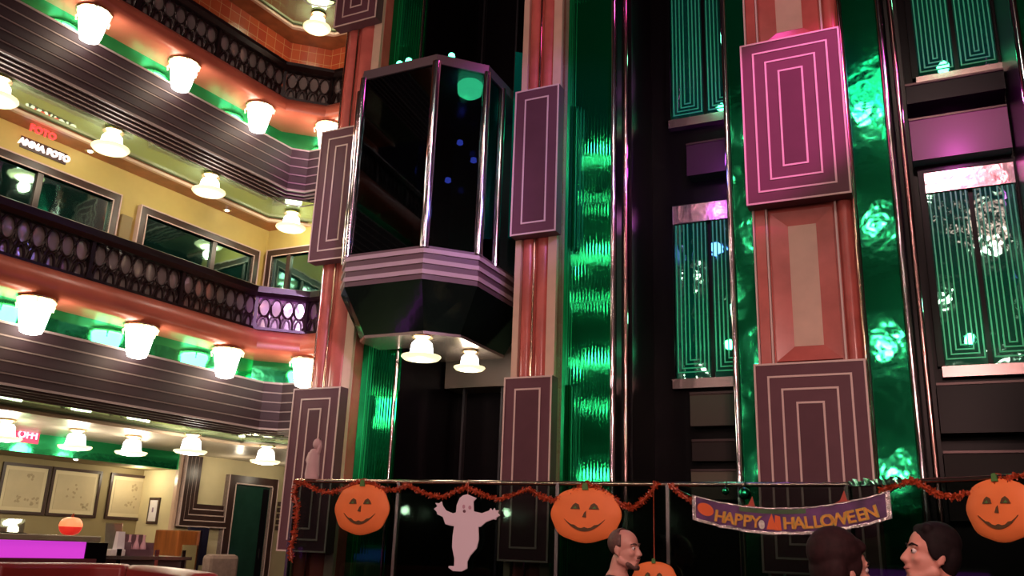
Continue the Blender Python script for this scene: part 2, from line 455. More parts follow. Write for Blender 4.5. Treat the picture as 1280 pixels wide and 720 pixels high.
for px, py, lb in ((6, 538, 'white bell lamp on the bar ceiling at the left edge, beside the mirrored red sign'),
                   (96, 545, 'white bell lamp on the bar ceiling to the right of the mirrored red sign'),
                   (165, 558, 'white bell lamp in front of the right end of the green bulkhead'),
                   (240, 550, 'white bell lamp above the dark wooden niche frame'),
                   (333, 563, 'white bell lamp above the dark door, beside the left pilaster')):
    q = on_plane(px, py, LO+LN*-1.5, LN) if px < 150 else (at_z(px, py, 2.19))
    dd = (q-LO).dot(LN); dd = max(-2.3, min(-.45, dd))
    q = on_plane(px, py, LO+LN*dd, LN)
    bell_lamp(Vector((q.x, q.y, 2.31)), lb, .95, 14, 'bell lamps over the bar')
def downlight(p, label):
    r = thing('downlight', p, label, 'ceiling light', 'small downlights')
    m = MB(); m.lathe([(.05, 0), (.052, -.01), (.035, -.012)], p, 12); m.build('ring', 'chrome', r)
    m = MB(); m.lathe([(.028, -.011), (.02, -.02), (.005, -.024)], p, 10); m.build('bulb', 'lampw', r)
for px, py, z, lb in ((113, 188, 5.11, 'tiny bright downlight in the wooden ceiling right of the white lettering'),
                      (284, 262, 5.11, 'tiny bright downlight in the wooden ceiling above the right-hand window'),
                      (95, 573, 2.09, 'tiny downlight above the middle framed drawing')):
    q = at_z(px, py, z); downlight(q, lb)

# ------------------------------------------------------------------ windows and sign of the first balcony
def window(n, fr, a0, a1, z0, z1, b, mull=()):
    m = MB(); m.box(fr, a0, a1, b, b+.02, z0, z1); o = struct(m.build('window_%d' % n, 'glassdk'))
    f = MB(); w = .085
    f.box(fr, a0-w, a1+w, b, b+.06, z1, z1+w); f.box(fr, a0-w, a1+w, b, b+.06, z0-w, z0)
    f.box(fr, a0-w, a0, b, b+.06, z0, z1); f.box(fr, a1, a1+w, b, b+.06, z0, z1)
    for q in mull: f.box(fr, q-.03, q+.03, b, b+.05, z0, z1)
    f.build('window_frame', 'darkwood', o)
    l = MB()
    for g, e in ((0, .012), (w, .014)):
        l.box(fr, a0-g-e, a1+g+e, b, b+.068, z1+g, z1+g+e); l.box(fr, a0-g-e, a1+g+e, b, b+.068, z0-g-e, z0-g)
        l.box(fr, a0-g-e, a0-g, b, b+.068, z0-g, z1+g); l.box(fr, a1+g, a1+g+e, b, b+.068, z0-g, z1+g)
    l.build('frame_inlay', 'line', o)
window(1, LF, -1.6, 1.55, 3.65, 4.70, -1.0, (-.5, .75))
window(2, LF, 1.99, 3.55, 3.65, 4.68, -1.0, (2.95,))
window(3, WF, .16, 1.25, 3.65, 4.72, 0, (.42,))
s0, z0 = at_left(28, 180, -1.0); s1, z1 = at_left(80, 193, -1.0)
pl = MB(); pl.box(LF, s0-.03, s1+.03, -.995, -.985, (z0+z1)/2-.075, (z0+z1)/2+.045); pl = pl.build('backing_plate', 'darkwood')
m = text_mesh('ANNA FOTO', .092, .012, True)
ns = tag(letter_obj('glow_lettering', m, 'neonw', LF((s0+s1)/2, -.97, (z0+z1)/2-.02), LU, ZV, None), 'white glowing lettering on the yellow wall above the left window', 'sign')
set_parent(pl, ns)
s0, z0 = at_left(40, 157, -.80)
m = text_mesh('FOTO', .10, .01, True)
tag(letter_obj('glow_lettering', m, 'redglow', LF(s0+.12, -.80, 5.05), LU, ZV, None), 'small red glowing lettering imitating a sign mirrored in the wooden ceiling, upper left', 'sign')  # glowing letters stand in for a sign's reflection in the ceiling
m = MB(); m.box(LF, 1.70, 1.83, -1.0, -.96, 3.5, 4.60); tag(m.build('wall_plaque', 'olive'), 'plain olive plaque on the yellow wall between the two framed windows', 'plaque')

s0, z0 = at_left(20, 542, -2.44); s1, z1 = at_left(50, 544, -2.44)
r = thing('mirrored_sign', LF((s0+s1)/2, -2.44, z0), 'small red glowing box with pale letters, imitating a sign mirrored in the green bulkhead over the bar', 'sign')  # glowing box and letters imitate a sign mirrored in the bulkhead
m = MB(); m.box(LF, s0, s1, -2.468, -2.445, z0-.085, z0+.075); m.build('box', mat('sign_red', (.7, .02, .08), .4, emit=(.8, .02, .12), es=.7), r)
letter_obj('lettering', text_mesh('OFFI', .115, .004, True), mat('sign_letters', (1, .6, .75), .4, emit=(1, .55, .75), es=1.6), LF((s0+s1)/2, -2.44, z0), LU, ZV, r)
# ------------------------------------------------------------------ bar on the ground floor
def picture(s0, s1, z0, z1, label, blots, group='framed drawings behind the bar', seed=0):
    r = thing('framed_drawing', LF((s0+s1)/2, DB, z0), label, 'picture', group)
    w = .035
    m = MB(); m.box(LF, s0, s1, DB, DB+.03, z0, z0+w).box(LF, s0, s1, DB, DB+.03, z1-w, z1).box(LF, s0, s0+w, DB, DB+.03, z0+w, z1-w).box(LF, s1-w, s1, DB, DB+.03, z0+w, z1-w)
    m.build('frame', 'darkwood', r)
    m = MB(); m.box(LF, s0+w, s1-w, DB, DB+.012, z0+w, z1-w); m.build('mat_board', mat('mat_board', (.66, .56, .36), .7), r)
    g = .045
    m = MB(); m.box(LF, s0+w+g, s1-w-g, DB, DB+.016, z0+w+g, z1-w-g); m.build('paper', mat('drawing_paper', (.56, .46, .29), .7, var=.06), r)
    rd = random.Random(seed)
    m = MB()
    for (fx, fy, sx, sy) in blots:
        cs = s0+(s1-s0)*fx; cz = z0+(z1-z0)*fy
        for i in range(9):
            a = cs+rd.uniform(-sx, sx); c = cz+rd.uniform(-sy, sy)
            m.prism([LF(a+rd.uniform(.010, .022)*math.cos(t), DB+.016, c+rd.uniform(.010, .022)*math.sin(t)) for t in (0, 1.2, 2.5, 3.8, 5)], LN*.001)
    m.build('drawing', mat('drawing_ink', (.40, .31, .19), .8), r)
def pic_px(x0, x1, y0a, y1a):
    a, zt = at_left(x0, y0a, DB); b_, zb = at_left(x1, y1a, DB); return a, b_, zt, zb
a0, zt = at_left(4, 577, DB); a1, _ = at_left(64, 584, DB); _, zb = at_left(30, 643, DB)
picture(a0, a1, zb, zt, 'large framed drawing behind the bar, the one nearest the left edge', [(.6, .75, .04, .03), (.55, .28, .12, .05), (.75, .25, .05, .05)], seed=1)
a0, _ = at_left(66, 584, DB); a1, _ = at_left(127, 592, DB); b0, _ = at_left(138, 595, DB)
picture(a0, a1, zb, zt, 'large framed drawing behind the bar, above the lit pumpkin', [(.72, .22, .06, .04), (.5, .5, .1, .1)], seed=2)
picture(b0, b0+(a1-a0), zb, zt, 'large framed drawing behind the bar, cut by the pale return wall', [(.55, .72, .05, .04), (.5, .4, .1, .1)], seed=3)
# small frame on the return wall
RW = lambda d, o, z: LF(SR-o, d, z)
m = MB(); r = thing('notice_frame', RW(-2.9, 0, 1.5), 'small dark framed white notice on the pale return wall', 'picture')
d0, d1 = -2.96, -2.72
q0 = on_plane(186, 640, LO+LU*SR, LU); q1 = on_plane(199, 640, LO+LU*SR, LU); qt = on_plane(192, 622, LO+LU*SR, LU); qb = on_plane(192, 655, LO+LU*SR, LU)
d0 = (q0-LO).dot(LN); d1 = (q1-LO).dot(LN)
m.box(RW, d0, d1, 0, .02, qb.z, qt.z); m.build('frame', 'darkwood', r)
m = MB(); m.box(RW, d0+.03, d1-.03, .0, .024, qb.z+.035, qt.z-.035); m.build('notice', mat('notice_paper', (.8, .74, .76), .6), r)
m = MB(); m.box(RW, d0+.09, d0+.12, .0, .026, (qb.z+qt.z)/2-.02, (qb.z+qt.z)/2+.04); m.build('print', mat('notice_print', (.3, .2, .3), .6), r)
# bar counter
BE = 1.18
r = thing('bar_counter', LF(.2, 0, 0), 'bar counter with a glowing magenta front, in front of the framed drawings', 'bar')
m = MB(); m.box(LF, -2.6, BE, -.55, .30, 0, 1.03); m.build('body', 'darkwood', r)
m = MB(); m.box(LF, -2.6, BE, -.6, .38, 1.175, 1.222); m.build('countertop', mat('bar_top', (.34, .30, .20), .18, var=.2), r, bevel=.008)
m = MB(); m.box(LF, -2.6, BE-.10, .22, .33, 1.04, 1.172); m.build('glow_panel', 'magenta', r)
m = MB(); m.box(LF, -2.6, BE, .24, .36, .99, 1.038); m.build('lower_ledge', mat('ledge_red', (.16, .04, .05), .4), r)
m = MB(); m.box(LF, BE-.098, BE+.10, -.5, .34, 1.0, 1.17); m.build('end_block', 'black', r)
# side counter
r = thing('service_counter', LF(1.8, 0, 0), 'low steel service counter at the right end of the bar', 'counter')
m = MB(); m.box(LF, BE+.12, 2.30, -.6, .12, 0, 1.03); m.build('body', mat('steel_body', (.16, .14, .13), .4, .6), r)
m = MB(); m.box(LF, BE+.11, 2.33, -.64, .16, 1.03, 1.06); m.build('top', mat('steel_top', (.34, .30, .27), .25, .8), r)
for i, s in enumerate((1.55, 1.95, 2.25)):
    m = MB(); m.box(LF, s-.02, s+.02, .12, .135, .3, 1.12); m.build('upright', 'chrome', r)
# menu holders
def menu(px, py0, py1, w, label, d, zb):
    s, zt = at_left(px, py0, d)
    r = thing('menu_holder', LF(s, d, zb), label, 'menu holder', 'menu holders on the bar')
    fr = lambda a, bb, z: LF(s+a+.06*(z-zb), d+bb+.25*(zb-z), z)
    m = MB(); m.box(fr, -w, w, 0, .006, zb, zt); m.build('sheet', mat('menu_sheet', (.62, .58, .44), .4, var=.1, scale=18), r)
    m = MB(); m.box(fr, -w-.006, w+.006, .007, .011, zb, zt+.01); m.build('cover', glass_mat('menu_cover', (.85, .9, .85)), r)
    m = MB(); m.box(LF, s-w, s+w, d-.06, d+.06, zb, zb+.008); m.build('foot', glass_mat('menu_foot', (.8, .85, .8)), r)
menu(17, 650, 668, .10, 'clear menu holder standing on the bar at the left edge', -.2, 1.222)
# lit pumpkin
s, z = at_left(86, 671, -.15)
c = LF(s, -.15, 1.222)
r = thing('lit_pumpkin', c, 'small lit red and orange pumpkin standing on the bar top', 'pumpkin')
def pumpkin_bm(c, R, H, z0=0, z1=1):
    m = MB(); K = 32; rows = 10; rings = []
    for i in range(rows+1):
        f = z0+(z1-z0)*i/rows; a = -PI/2+PI*f
        rings.append([m.bm.verts.new(c+Vector((math.cos(2*PI*j/K), math.sin(2*PI*j/K), 0))*(R*max(.12, math.cos(a)**.7 if math.cos(a) > 0 else 0)*(1+.07*abs(math.cos(4*2*PI*j/K)))) + ZV*(H/2+H/2*math.sin(a)*(1-.0))) for j in range(K)])
    for A, B in zip(rings, rings[1:]):
        for j in range(K): m.bm.faces.new((A[j], A[(j+1) % K], B[(j+1) % K], B[j]))
    m.bm.faces.new(rings[0][::-1]); m.bm.faces.new(rings[-1]); return m
pumpkin_bm(c, .092, .155, 0, .48).build('lower_shell', mat('pumpkin_red', (.75, .03, .02), .4, emit=(.9, .03, .02), es=.55), r, True)
pumpkin_bm(c, .094, .155, .48, 1).build('upper_shell', mat('pumpkin_glow', (.9, .3, .14), .4, emit=(1, .3, .12), es=.9), r, True)
m = MB(); m.tube([c+ZV*.15, c+ZV*.17+BU*.004, c+ZV*.185+BU*.015], [.014, .010, .008], 7); m.build('stem', 'garland', r)
# things on the service counter
menu(146, 655, 676, .085, 'clear menu holder standing on the steel service counter', -.2, 1.06)
s, z = at_left(146, 690, .0)
r = thing('napkin_box', LF(s, 0, 1.06), 'white napkin box in front of the menu holder on the steel counter', 'napkin holder')
m = MB(); m.box(LF, s-.11, s+.04, -.07, .07, 1.06, 1.115); m.build('box', mat('napkin_white', (.85, .82, .78), .6), r, bevel=.006)
m = MB(); fr = lambda a, bb, zz: LF(s+a*(1-1.2*(zz-1.115)), bb*(1-2*(zz-1.115)), zz)
m.box(fr, -.03, .05, -.03, .03, 1.115, 1.27); m.build('napkins', mat('napkin_paper', (.85, .82, .82), .7, bump=.3), r)
m = MB(); sA, zA = at_left(158, 692, .05); sB, zB = at_left(187, 695, .05)
r = thing('glass_crate', LF((sA+sB)/2, 0, 1.06), 'small dark crate holding pale bottles on the steel counter', 'crate')
m.box(LF, sA, sB, -.1, -.09, 1.06, 1.25).box(LF, sA, sB, .09, .1, 1.06, 1.12).box(LF, sA, sB, -.09, .09, 1.06, 1.07).box(LF, sA, sA+.012, -.09, .09, 1.07, 1.18).box(LF, sB-.012, sB, -.09, .09, 1.07, 1.18)
m.build('crate', mat('crate_mauve', (.16, .08, .10), .5), r)
for i in range(3):
    c = LF(sA+(sB-sA)*(.2+.3*i), 0, 1.072)
    m = MB(); m.lathe([(.026, 0), (.030, .01), (.030, .06), (.024, .09), (.011, .125), (.011, .165), (.014, .168), (.012, .175)], c, 12)
    tag(m.build('bottle', mat('pale_bottle', (.72, .42, .46), .2), None, True), 'pale pink bottle in the dark crate, %s of three' % ('leftmost', 'middle', 'rightmost')[i], 'bottle', 'bottles in the crate')
# niche with nested dark frames, door
def nested(s0, s1, z0, z1, label):
    r = thing('wall_niche', LF((s0+s1)/2, DW, z0), label, 'wall panel')
    m = MB(); n = 4; w = .075
    for i in range(n):
        a0, c0, c1 = s0+w*i, z0+w*i, z1
        m.box(LF, a0, a0+w, DW, DW+.09-.018*i, c0, z1); m.box(LF, a0+w, s1, DW, DW+.09-.018*i, c0, c0+w)
    m.build('nested_frame', 'darkwood', r)
    m = MB()
    for i in range(n):
        a0, c0 = s0+w*i, z0+w*i; t = DW+.094-.018*i
        m.box(LF, a0, a0+.016, DW, t, c0, z1); m.box(LF, a0, s1, DW, t, c0, c0+.014)
    m.build('frame_inlay', 'line', r)
s0, _ = at_left(219, 640, DW); s1, _ = at_left(279, 640, DW); _, zb = at_left(225, 658, DW)
nested(s0, s1, zb, 2.29, 'dark wooden nested frame with pale lines around a cream niche, left of the door')
sa, zt = at_left(283, 590, DW); sb, _ = at_left(343, 610, DW); sc_, zd = at_left(291, 603, DW); sd, _ = at_left(336, 607, DW)
m = MB(); m.box(LF, sc_, sd, DW, DW+.03, 0, zd-.02); o = struct(m.build('door_1', mat('dark_green_door', (.016, .055, .038), .16, var=.1)))
m = MB(); m.box(LF, sa, sc_, DW, DW+.08, 0, zd+.1).box(LF, sd, sb, DW, DW+.08, 0, zd+.1).box(LF, sc_, sd, DW, DW+.08, zd-.02, zd+.1); m.build('door_frame', 'darkwood', o)
m = MB()
for e, g in ((sa, 0), (sc_-.012, 0), (sd, 0), (sb-.014, 0)): m.box(LF, e, e+.014, DW, DW+.086, 0, zd+.1 if e in (sa, sb-.014) else zd-.02)
m.box(LF, sc_, sd, DW, DW+.086, zd-.02, zd-.004); m.build('frame_inlay', 'line', o)
m = MB(); m.tube([LF(sd-.09, DW+.05, .98), LF(sd-.09, DW+.05, 1.12)], .012, 8); m.build('door_handle', 'chrome', o)
m = MB(); m.box(LF, sc_+.55, sd-.02, DW+.031, DW+.038, .1, zd-.05); m.build('door_panel', 'blackmat', o)
# switch plates between door and pilaster
sp, z = at_left(349, 640, DW)
for i in range(5):
    zz = at_left(349, 630+7.6*i, DW)[1]
    m = MB(); m.box(LF, sp-.05, sp+.05, DW, DW+.012, zz-.03, zz+.03); q = tag(m.build('switch_plate', mat('switch_plate', (.10, .06, .05), .4)), 'small dark square plate on the pale wall right of the door, %s from the top' % ORD[i], 'switch', 'plates beside the door')
    m = MB(); m.box(LF, sp-.018, sp+.018, DW+.012, DW+.018, zz-.014, zz+.014); m.build('rocker', mat('switch_rocker', (.22, .14, .12), .4), q)
# wooden cabinet, dark screen, grey armchair
s0, zt = at_left(224, 663, -1.9); s1, _ = at_left(250, 663, -1.9)
r = thing('wooden_cabinet', LF((s0+s1)/2, -1.9, 0), 'reddish wooden cabinet with an olive front panel, below the niche', 'cabinet')
fr = lambda a, bb, z: LF(a, bb, z)
m = MB(); m.box(LF, s0, s1, -2.35, -1.9, 0, zt); m.build('body', 'cab', r, bevel=.012)
m = MB(); m.box(LF, s0+(s1-s0)*.25, s1-.03, -1.9, -1.88, .1, zt-.17); m.build('door', 'olive', r)
m = MB(); m.box(LF, s1-.012, s1+.02, -2.3, -1.87, .0, zt+.01); m.build('edge_strip', 'chrome', r)
s2, zc = at_left(282, 663, -1.9)
r = thing('dark_screen', LF((s1+s2)/2, -2.1, 0), 'dark framed display board between the wooden cabinet and the door', 'screen')
m = MB(); m.box(LF, s1+.05, s2-.06, -2.2, -2.14, .9, zc+.02); m.build('board', mat('navy_screen', (.02, .018, .04), .2), r)
m = MB(); m.box(LF, s1+.2, s1+.25, -2.2, -2.15, 0, .9).box(LF, s1+.08, s1+.4, -2.3, -2.02, 0, .03); m.build('stand', 'black', r)
s0, zt = at_left(250, 692, -1.2); s1, _ = at_left(288, 692, -1.2)
r = thing('armchair', LF((s0+s1)/2, -1.3, 0), 'grey brown armchair back in front of the dark display board', 'chair')
m = MB(); m.box(LF, s0, s1, -1.17, -1.02, .35, zt); m.build('backrest', mat('taupe_fabric', (.20, .13, .11), .8, var=.2, scale=20), r, bevel=.05)
m = MB(); m.box(LF, s0, s1, -1.75, -1.18, .25, .45); m.build('seat', mat('taupe_fabric', (.20, .13, .11), .8), r, bevel=.04)
for a in (s0+.06, s1-.06):
    for d in (-1.70, -1.10):
        m = MB(); m.tube([LF(a, d, 0), LF(a, d, .30)], .02, 8); m.build('leg', 'black', r)
# red sofa along the bottom edge
pts = [at_z(x, y, 1.06) for x, y in ((-90, 702), (-10, 703.5), (60, 704), (120, 704.5), (160, 706), (205, 710.5), (240, 716))]
def ribbon(m, pts, t0, t1, z0, z1):
    n = len(pts); ring = []
    for i, p in enumerate(pts):
        t = (pts[min(i+1, n-1)]-pts[max(i-1, 0)]); t.z = 0; t.normalize(); q = Vector((-t.y, t.x, 0))
        ring.append([m.bm.verts.new(Vector((p.x, p.y, 0))+q*t0+ZV*z0), m.bm.verts.new(Vector((p.x, p.y, 0))+q*t1+ZV*z0), m.bm.verts.new(Vector((p.x, p.y, 0))+q*t1+ZV*z1), m.bm.verts.new(Vector((p.x, p.y, 0))+q*t0+ZV*z1)])
    for A, B in zip(ring, ring[1:]):
        for j in range(4): m.bm.faces.new((A[j], A[(j+1) % 4], B[(j+1) % 4], B[j]))
    m.bm.faces.new(ring[0][::-1]); m.bm.faces.new(ring[-1])
r = thing('red_sofa', Vector((pts[3].x, pts[3].y, 0)), 'long curved red leather sofa along the lower left, in front of the bar', 'sofa')
def sub(pts, a, b, n=8):
    out = []
    for i in range(n+1):
        f = a+(b-a)*i/n; k = min(int(f), len(pts)-2); out.append(pts[k].lerp(pts[k+1], f-k))
    return out
for a, c in ((0, 1.1), (1.13, 3.9), (3.93, 6)):
    m = MB(); ribbon(m, sub(pts, a, c), 0, .16, .30, 1.06); m.build('back_cushion', 'sofa', r, True, .03)
    m = MB(); ribbon(m, sub(pts, a, c), -.55, -.01, .30, .46); m.build('seat_cushion', 'sofa', r, True, .03)
m = MB(); ribbon(m, sub(pts, 0, 6), -.5, .14, 0, .295); m.build('base', 'black', r)

# ------------------------------------------------------------------ the lift bank
# solid masses behind the pilasters and mirror strips, shaft backs
for i, (u0, u1) in enumerate(((-2.48, -1.53), (-.20, .70), (1.74, 3.08), (4.04, 9.0))):
    m = MB(); m.box(BK, u0, u1, -1.5, -.34, 0, 9.6); struct(m.build('wall_bank_%d' % (i+1), 'black'))
m = MB(); m.box(BK, -2.6, 9.0, -1.62, -1.5, 0, 9.6); struct(m.build('wall_shaft', 'black'))
m = MB(); m.box(BK, -3.0, 9.0, -1.6, .2, 9.6, 9.75); struct(m.build('ceiling_bank', 'blackmat'))

def mirror_strip(u0, u1, z0, z1, label, edges, d=-.33, reed=True):
    r = thing('mirror_panel', BK((u0+u1)/2, d, z0), label, 'mirror panel', 'green mirrored strips of the lift bank')
    n = max(6, int((u1-u0)/.030))*8; m = MB(); A = []
    for i in range(n+1):       # shallow vertical reeds
        u = u0+(u1-u0)*i/n
        dd = d+.03+(.00042*math.cos(PI*i/4) if reed else 0)
        A.append((m.bm.verts.new(BK(u, dd, z0)), m.bm.verts.new(BK(u, dd, z1))))
    for a, b_ in zip(A, A[1:]): m.bm.faces.new((a[0], b_[0], b_[1], a[1]))
    e0 = m.bm.verts.new(BK(u0, d, z0)); e1 = m.bm.verts.new(BK(u1, d, z0)); e2 = m.bm.verts.new(BK(u1, d, z1)); e3 = m.bm.verts.new(BK(u0, d, z1))
    m.bm.faces.new((e0, e3, e2, e1)); m.bm.faces.new((e0, A[0][0], A[0][1], e3)); m.bm.faces.new((e1, e2, A[-1][1], A[-1][0]))
    m.build('reeded_mirror' if reed else 'wavy_mirror', 'green' if reed else 'greenwob', r, reed)
    for e, w in edges:
        m = MB(); m.tube([BK(e, d+.06, z0), BK(e, d+.06, z1)], w/2, 12); m.build('chrome_tube', 'chrome', r, True)
    return r
mirror_strip(-1.975, -1.53, .1, 9.5, 'green mirrored strip between the left pilaster and the dark shaft', ((-1.54, .03),))
mirror_strip(.20, .665, .1, 9.5, 'wide green mirrored strip right of the middle pilaster', ((.69, .05),))
mirror_strip(1.775, 1.94, .1, 9.5, 'narrow green mirrored strip left of the large right pilaster', ((1.75, .05),), reed=False)
mirror_strip(2.77, 3.035, .1, 9.5, 'green mirrored strip right of the large right pilaster', ((3.065, .05),), reed=False)
mirror_strip(4.07, 4.6, .1, 9.5, 'green mirrored strip at the right edge of the picture', ((4.05, .06),), reed=False)
for u, d, lb in ((.80, -.30, 'slim polished pole left of the middle shaft'), (3.155, -.30, 'slim polished pole left of the right-hand shaft')):
    r = thing('guide_pole', BK(u, d, 0), lb, 'pole', 'polished poles beside the shafts')
    m = MB(); m.tube([BK(u, d, 0), BK(u, d, 9.5)], .022, 12); m.build('pole', mat('rosy_metal', (.62, .36, .34), .14, 1), r, True)
    m = MB(); m.box(BK, u-.05, u+.05, d-.06, d-.03, 0, 9.5); m.build('backing_channel', 'black', r)
for u, d, lb in ((-1.30, -1.25, 'thin dark guide rail in the left shaft, left one'), (-.85, -1.25, 'thin dark guide rail in the left shaft, right one')):
    m = MB(); m.box(BK, u-.012, u+.012, d-.03, d+.03, 0, 9.5); tag(m.build('guide_rail', mat('dark_steel', (.10, .09, .10), .3, .9)), lb, 'rail', 'guide rails in the left shaft')

# pilasters
PZ = [(1.15, 2.70), (4.03, 5.53), (6.83, 8.33)]
def nest(m, u0, u1, z0, z1, d0, d1, t):
    m.box(BK, u0, u1, d0, d1, z1-t, z1); m.box(BK, u0, u1, d0, d1, z0, z0+t)
    m.box(BK, u0, u0+t, d0, d1, z0+t, z1-t); m.box(BK, u1-t, u1, d0, d1, z0+t, z1-t)
def wall_panel(r, u0, u1, z0, z1, insets, th=.13):
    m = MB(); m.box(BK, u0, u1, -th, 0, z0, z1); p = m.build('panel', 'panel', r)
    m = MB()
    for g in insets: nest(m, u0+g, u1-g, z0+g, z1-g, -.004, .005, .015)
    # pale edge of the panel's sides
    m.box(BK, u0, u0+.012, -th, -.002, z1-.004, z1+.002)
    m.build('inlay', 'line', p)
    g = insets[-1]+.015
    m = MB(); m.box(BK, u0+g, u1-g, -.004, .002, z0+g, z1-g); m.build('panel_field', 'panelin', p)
def half_col(m, uc, w, d, z0, z1, h=.05, k=8):
    A = []
    for i in range(k+1):
        a = PI*i/k
        A.append((m.bm.verts.new(BK(uc-w/2*math.cos(a), d+h*math.sin(a), z0)), m.bm.verts.new(BK(uc-w/2*math.cos(a), d+h*math.sin(a), z1))))
    for a, b_ in zip(A, A[1:]): m.bm.faces.new((a[0], b_[0], b_[1], a[1]))
    m.bm.faces.new([a[1] for a in A]); m.bm.faces.new([a[0] for a in A][::-1]); m.bm.faces.new((A[0][0], A[0][1], A[-1][1], A[-1][0]))
ZT = 9.5
def pilaster(label, u0, u1, pu0, pu1, insets, parts):
    r = thing('marble_pilaster', BK((u0+u1)/2, -.2, 0), label, 'pillar', None)
    m = MB(); m.box(BK, u0, u1, -.33, -.17, 0, ZT); m.build('shaft', 'marble', r)
    for kind, a, b_ in parts:
        if kind == 'col':
            m = MB(); half_col(m, (a+b_)/2, b_-a, -.172, 0, ZT); m.build('half_column', 'marble', r, True)
        elif kind == 'flat':
            m = MB(); m.box(BK, a, b_, -.30, -.13, 0, ZT); m.build('marble_strip', 'marble', r)
        elif kind == 'cream':
            m = MB(); m.box(BK, a, b_, -.32, -.125, 0, ZT); m.build('cream_strip', 'cream', r)
        elif kind == 'brass':
            m = MB(); m.tube([BK((a+b_)/2, -.135, 0), BK((a+b_)/2, -.135, ZT)], (b_-a)/2, 10); m.build('metal_strip', 'brass', r, True)
        elif kind == 'line':
            m = MB(); m.box(BK, a, b_, -.2, -.124, 0, ZT); m.build('inlay_strip', 'line', r)
    for z0, z1 in PZ: wall_panel(r, pu0, pu1, z0, z1, insets)
    return r
pilaster('left marble pilaster with dark nested panels, beside the glass lift car', -2.47, -1.98, -2.56, -1.99, (0, .105, .205),
         [('brass', -2.465, -2.44), ('col', -2.44, -2.32), ('brass', -2.315, -2.29), ('col', -2.285, -2.09), ('cream', -2.085, -1.985)])
pilaster('slim middle marble pilaster with one line frame on each panel', -.225, .195, -.225, .235, (0, .105),
         [('cream', -.225, -.165), ('col', -.16, -.045), ('brass', -.045, -.02), ('col', -.015, .105), ('cream', .11, .195)])
rp = pilaster('large right marble pilaster with wide nested panels, behind the banner', 1.96, 2.76, 1.94, 2.755, (0, .1, .2, .305),
         [('line', 1.96, 1.975), ('flat', 1.98, 2.06), ('line', 2.065, 2.08), ('line', 2.605, 2.62), ('col', 2.625, 2.735), ('brass', 2.74, 2.765)])
for z0, z1 in ((2.72, 4.01), (5.55, 6.81)):    # splayed recess with a cream inlay
    m = MB(); a0, a1 = 2.10, 2.59; c0, c1 = 2.235, 2.455; h0 = z0+.02; h1 = z1-.02; i0 = z0+.14; i1 = z1-.14
    o = [BK(a0, -.135, h0), BK(a1, -.135, h0), BK(a1, -.135, h1), BK(a0, -.135, h1)]
    n_ = [BK(c0, -.165, i0), BK(c1, -.165, i0), BK(c1, -.165, i1), BK(c0, -.165, i1)]
    bk = [BK(a0, -.18, h0), BK(a1, -.18, h0), BK(a1, -.18, h1), BK(a0, -.18, h1)]
    for i in range(4):
        j = (i+1) % 4; m.face([o[i], o[j], n_[j], n_[i]]); m.face([o[i], bk[i], bk[j], o[j]])
    m.build('splayed_frame', 'marble', rp)
    m = MB(); m.box(BK, c0, c1, -.175, -.163, i0, i1); m.build('cream_inlay', 'cream', rp)

# ------------------------------------------------------------------ shafts with landing doors
etch = mat('etched_line', (.03, .50, .27), .35)
doorgreen = mirror_mat('door_mirror', (.24, .62, .46), (.003, .12, .08), .035, .5, .12)
def lift_door(u0, u1, z0, z1, label, sep=.04):
    D = -1.5
    r = thing('lift_door', BK((u0+u1)/2, D, z0), label, 'lift door', None)
    m = MB(); f = .05
    m.box(BK, u0-f, u1+f, D, D+.06, z1, z1+.04); m.box(BK, u0-f, u0, D, D+.06, z0, z1); m.box(BK, u1, u1+f, D, D+.06, z0, z1); m.build('frame', 'black', r)
    m = MB(); m.box(BK, u0-.02, u1+.02, D, D+.09, z0-.10, z0-.005); m.build('sill', mat('sill_metal', (.40, .28, .28), .25, .9), r)
    m = MB(); m.box(BK, u0, u1, D, D+.05, z1-.20, z1); m.build('transom', mat('transom_mirror', (.85, .50, .62), .16, 1, bump=.6, scale=9), r)
    uc = (u0+u1)/2
    for a, b_ in ((u0+.008, uc-sep/2), (uc+sep/2, u1-.008)):
        m = MB(); m.box(BK, a, b_, D, D+.03, z0, z1-.205); lf = m.build('door_leaf', doorgreen, r)
        m = MB(); w = b_-a
        for i in range(4):
            g = .012+.040*i
            if g*2 > w-.02: break
            zz = z0+.05+g
            m.box(BK, a+g, a+g+.012, D+.03, D+.034, zz, z1-.21); m.box(BK, b_-g-.012, b_-g, D+.03, D+.034, zz, z1-.21); m.box(BK, a+g+.012, b_-g-.012, D+.03, D+.034, zz, zz+.012)
        m.build('etching', etch, lf)
    return r
DZ = ((2.90, 4.72), (5.70, 7.52))
lift_door(.93, 1.66, *DZ[0], 'lower etched green lift door of the middle shaft')
lift_door(.93, 1.66, *DZ[1], 'upper etched green lift door of the middle shaft')
lift_door(3.30, 4.02, *DZ[0], 'lower etched green lift door of the right-hand shaft, under a pink lit transom')
lift_door(3.34, 4.02, *DZ[1], 'upper etched green lift door of the right-hand shaft, at the top')
def beam(u0, u1, z0, z1, d, m_, lb):
    m = MB(); m.box(BK, u0, u1, -1.5, d, z0, z1); o = tag(m.build('shaft_beam', m_), lb, 'beam', None)
    l = MB(); l.box(BK, u0, u1, d, d+.012, z1-.02, z1); l.build('edge_strip', mat('beam_edge', (.06, .035, .035), .3, .6), o)
    return o
mauve = mat('mauve_beam', (.035, .015, .025), .4, spec=.2)
beam(1.12, 1.72, 4.98, 5.34, -1.32, mauve, 'mauve lit beam below the upper door of the middle shaft')
beam(3.22, 4.02, 4.80, 5.22, -1.32, mat('plum_beam', (.13, .05, .09), .4), 'mauve lit beam above the lower door of the right-hand shaft')
beam(3.22, 4.02, 5.32, 5.52, -1.20, 'black', 'black beam below the upper door of the right-hand shaft')
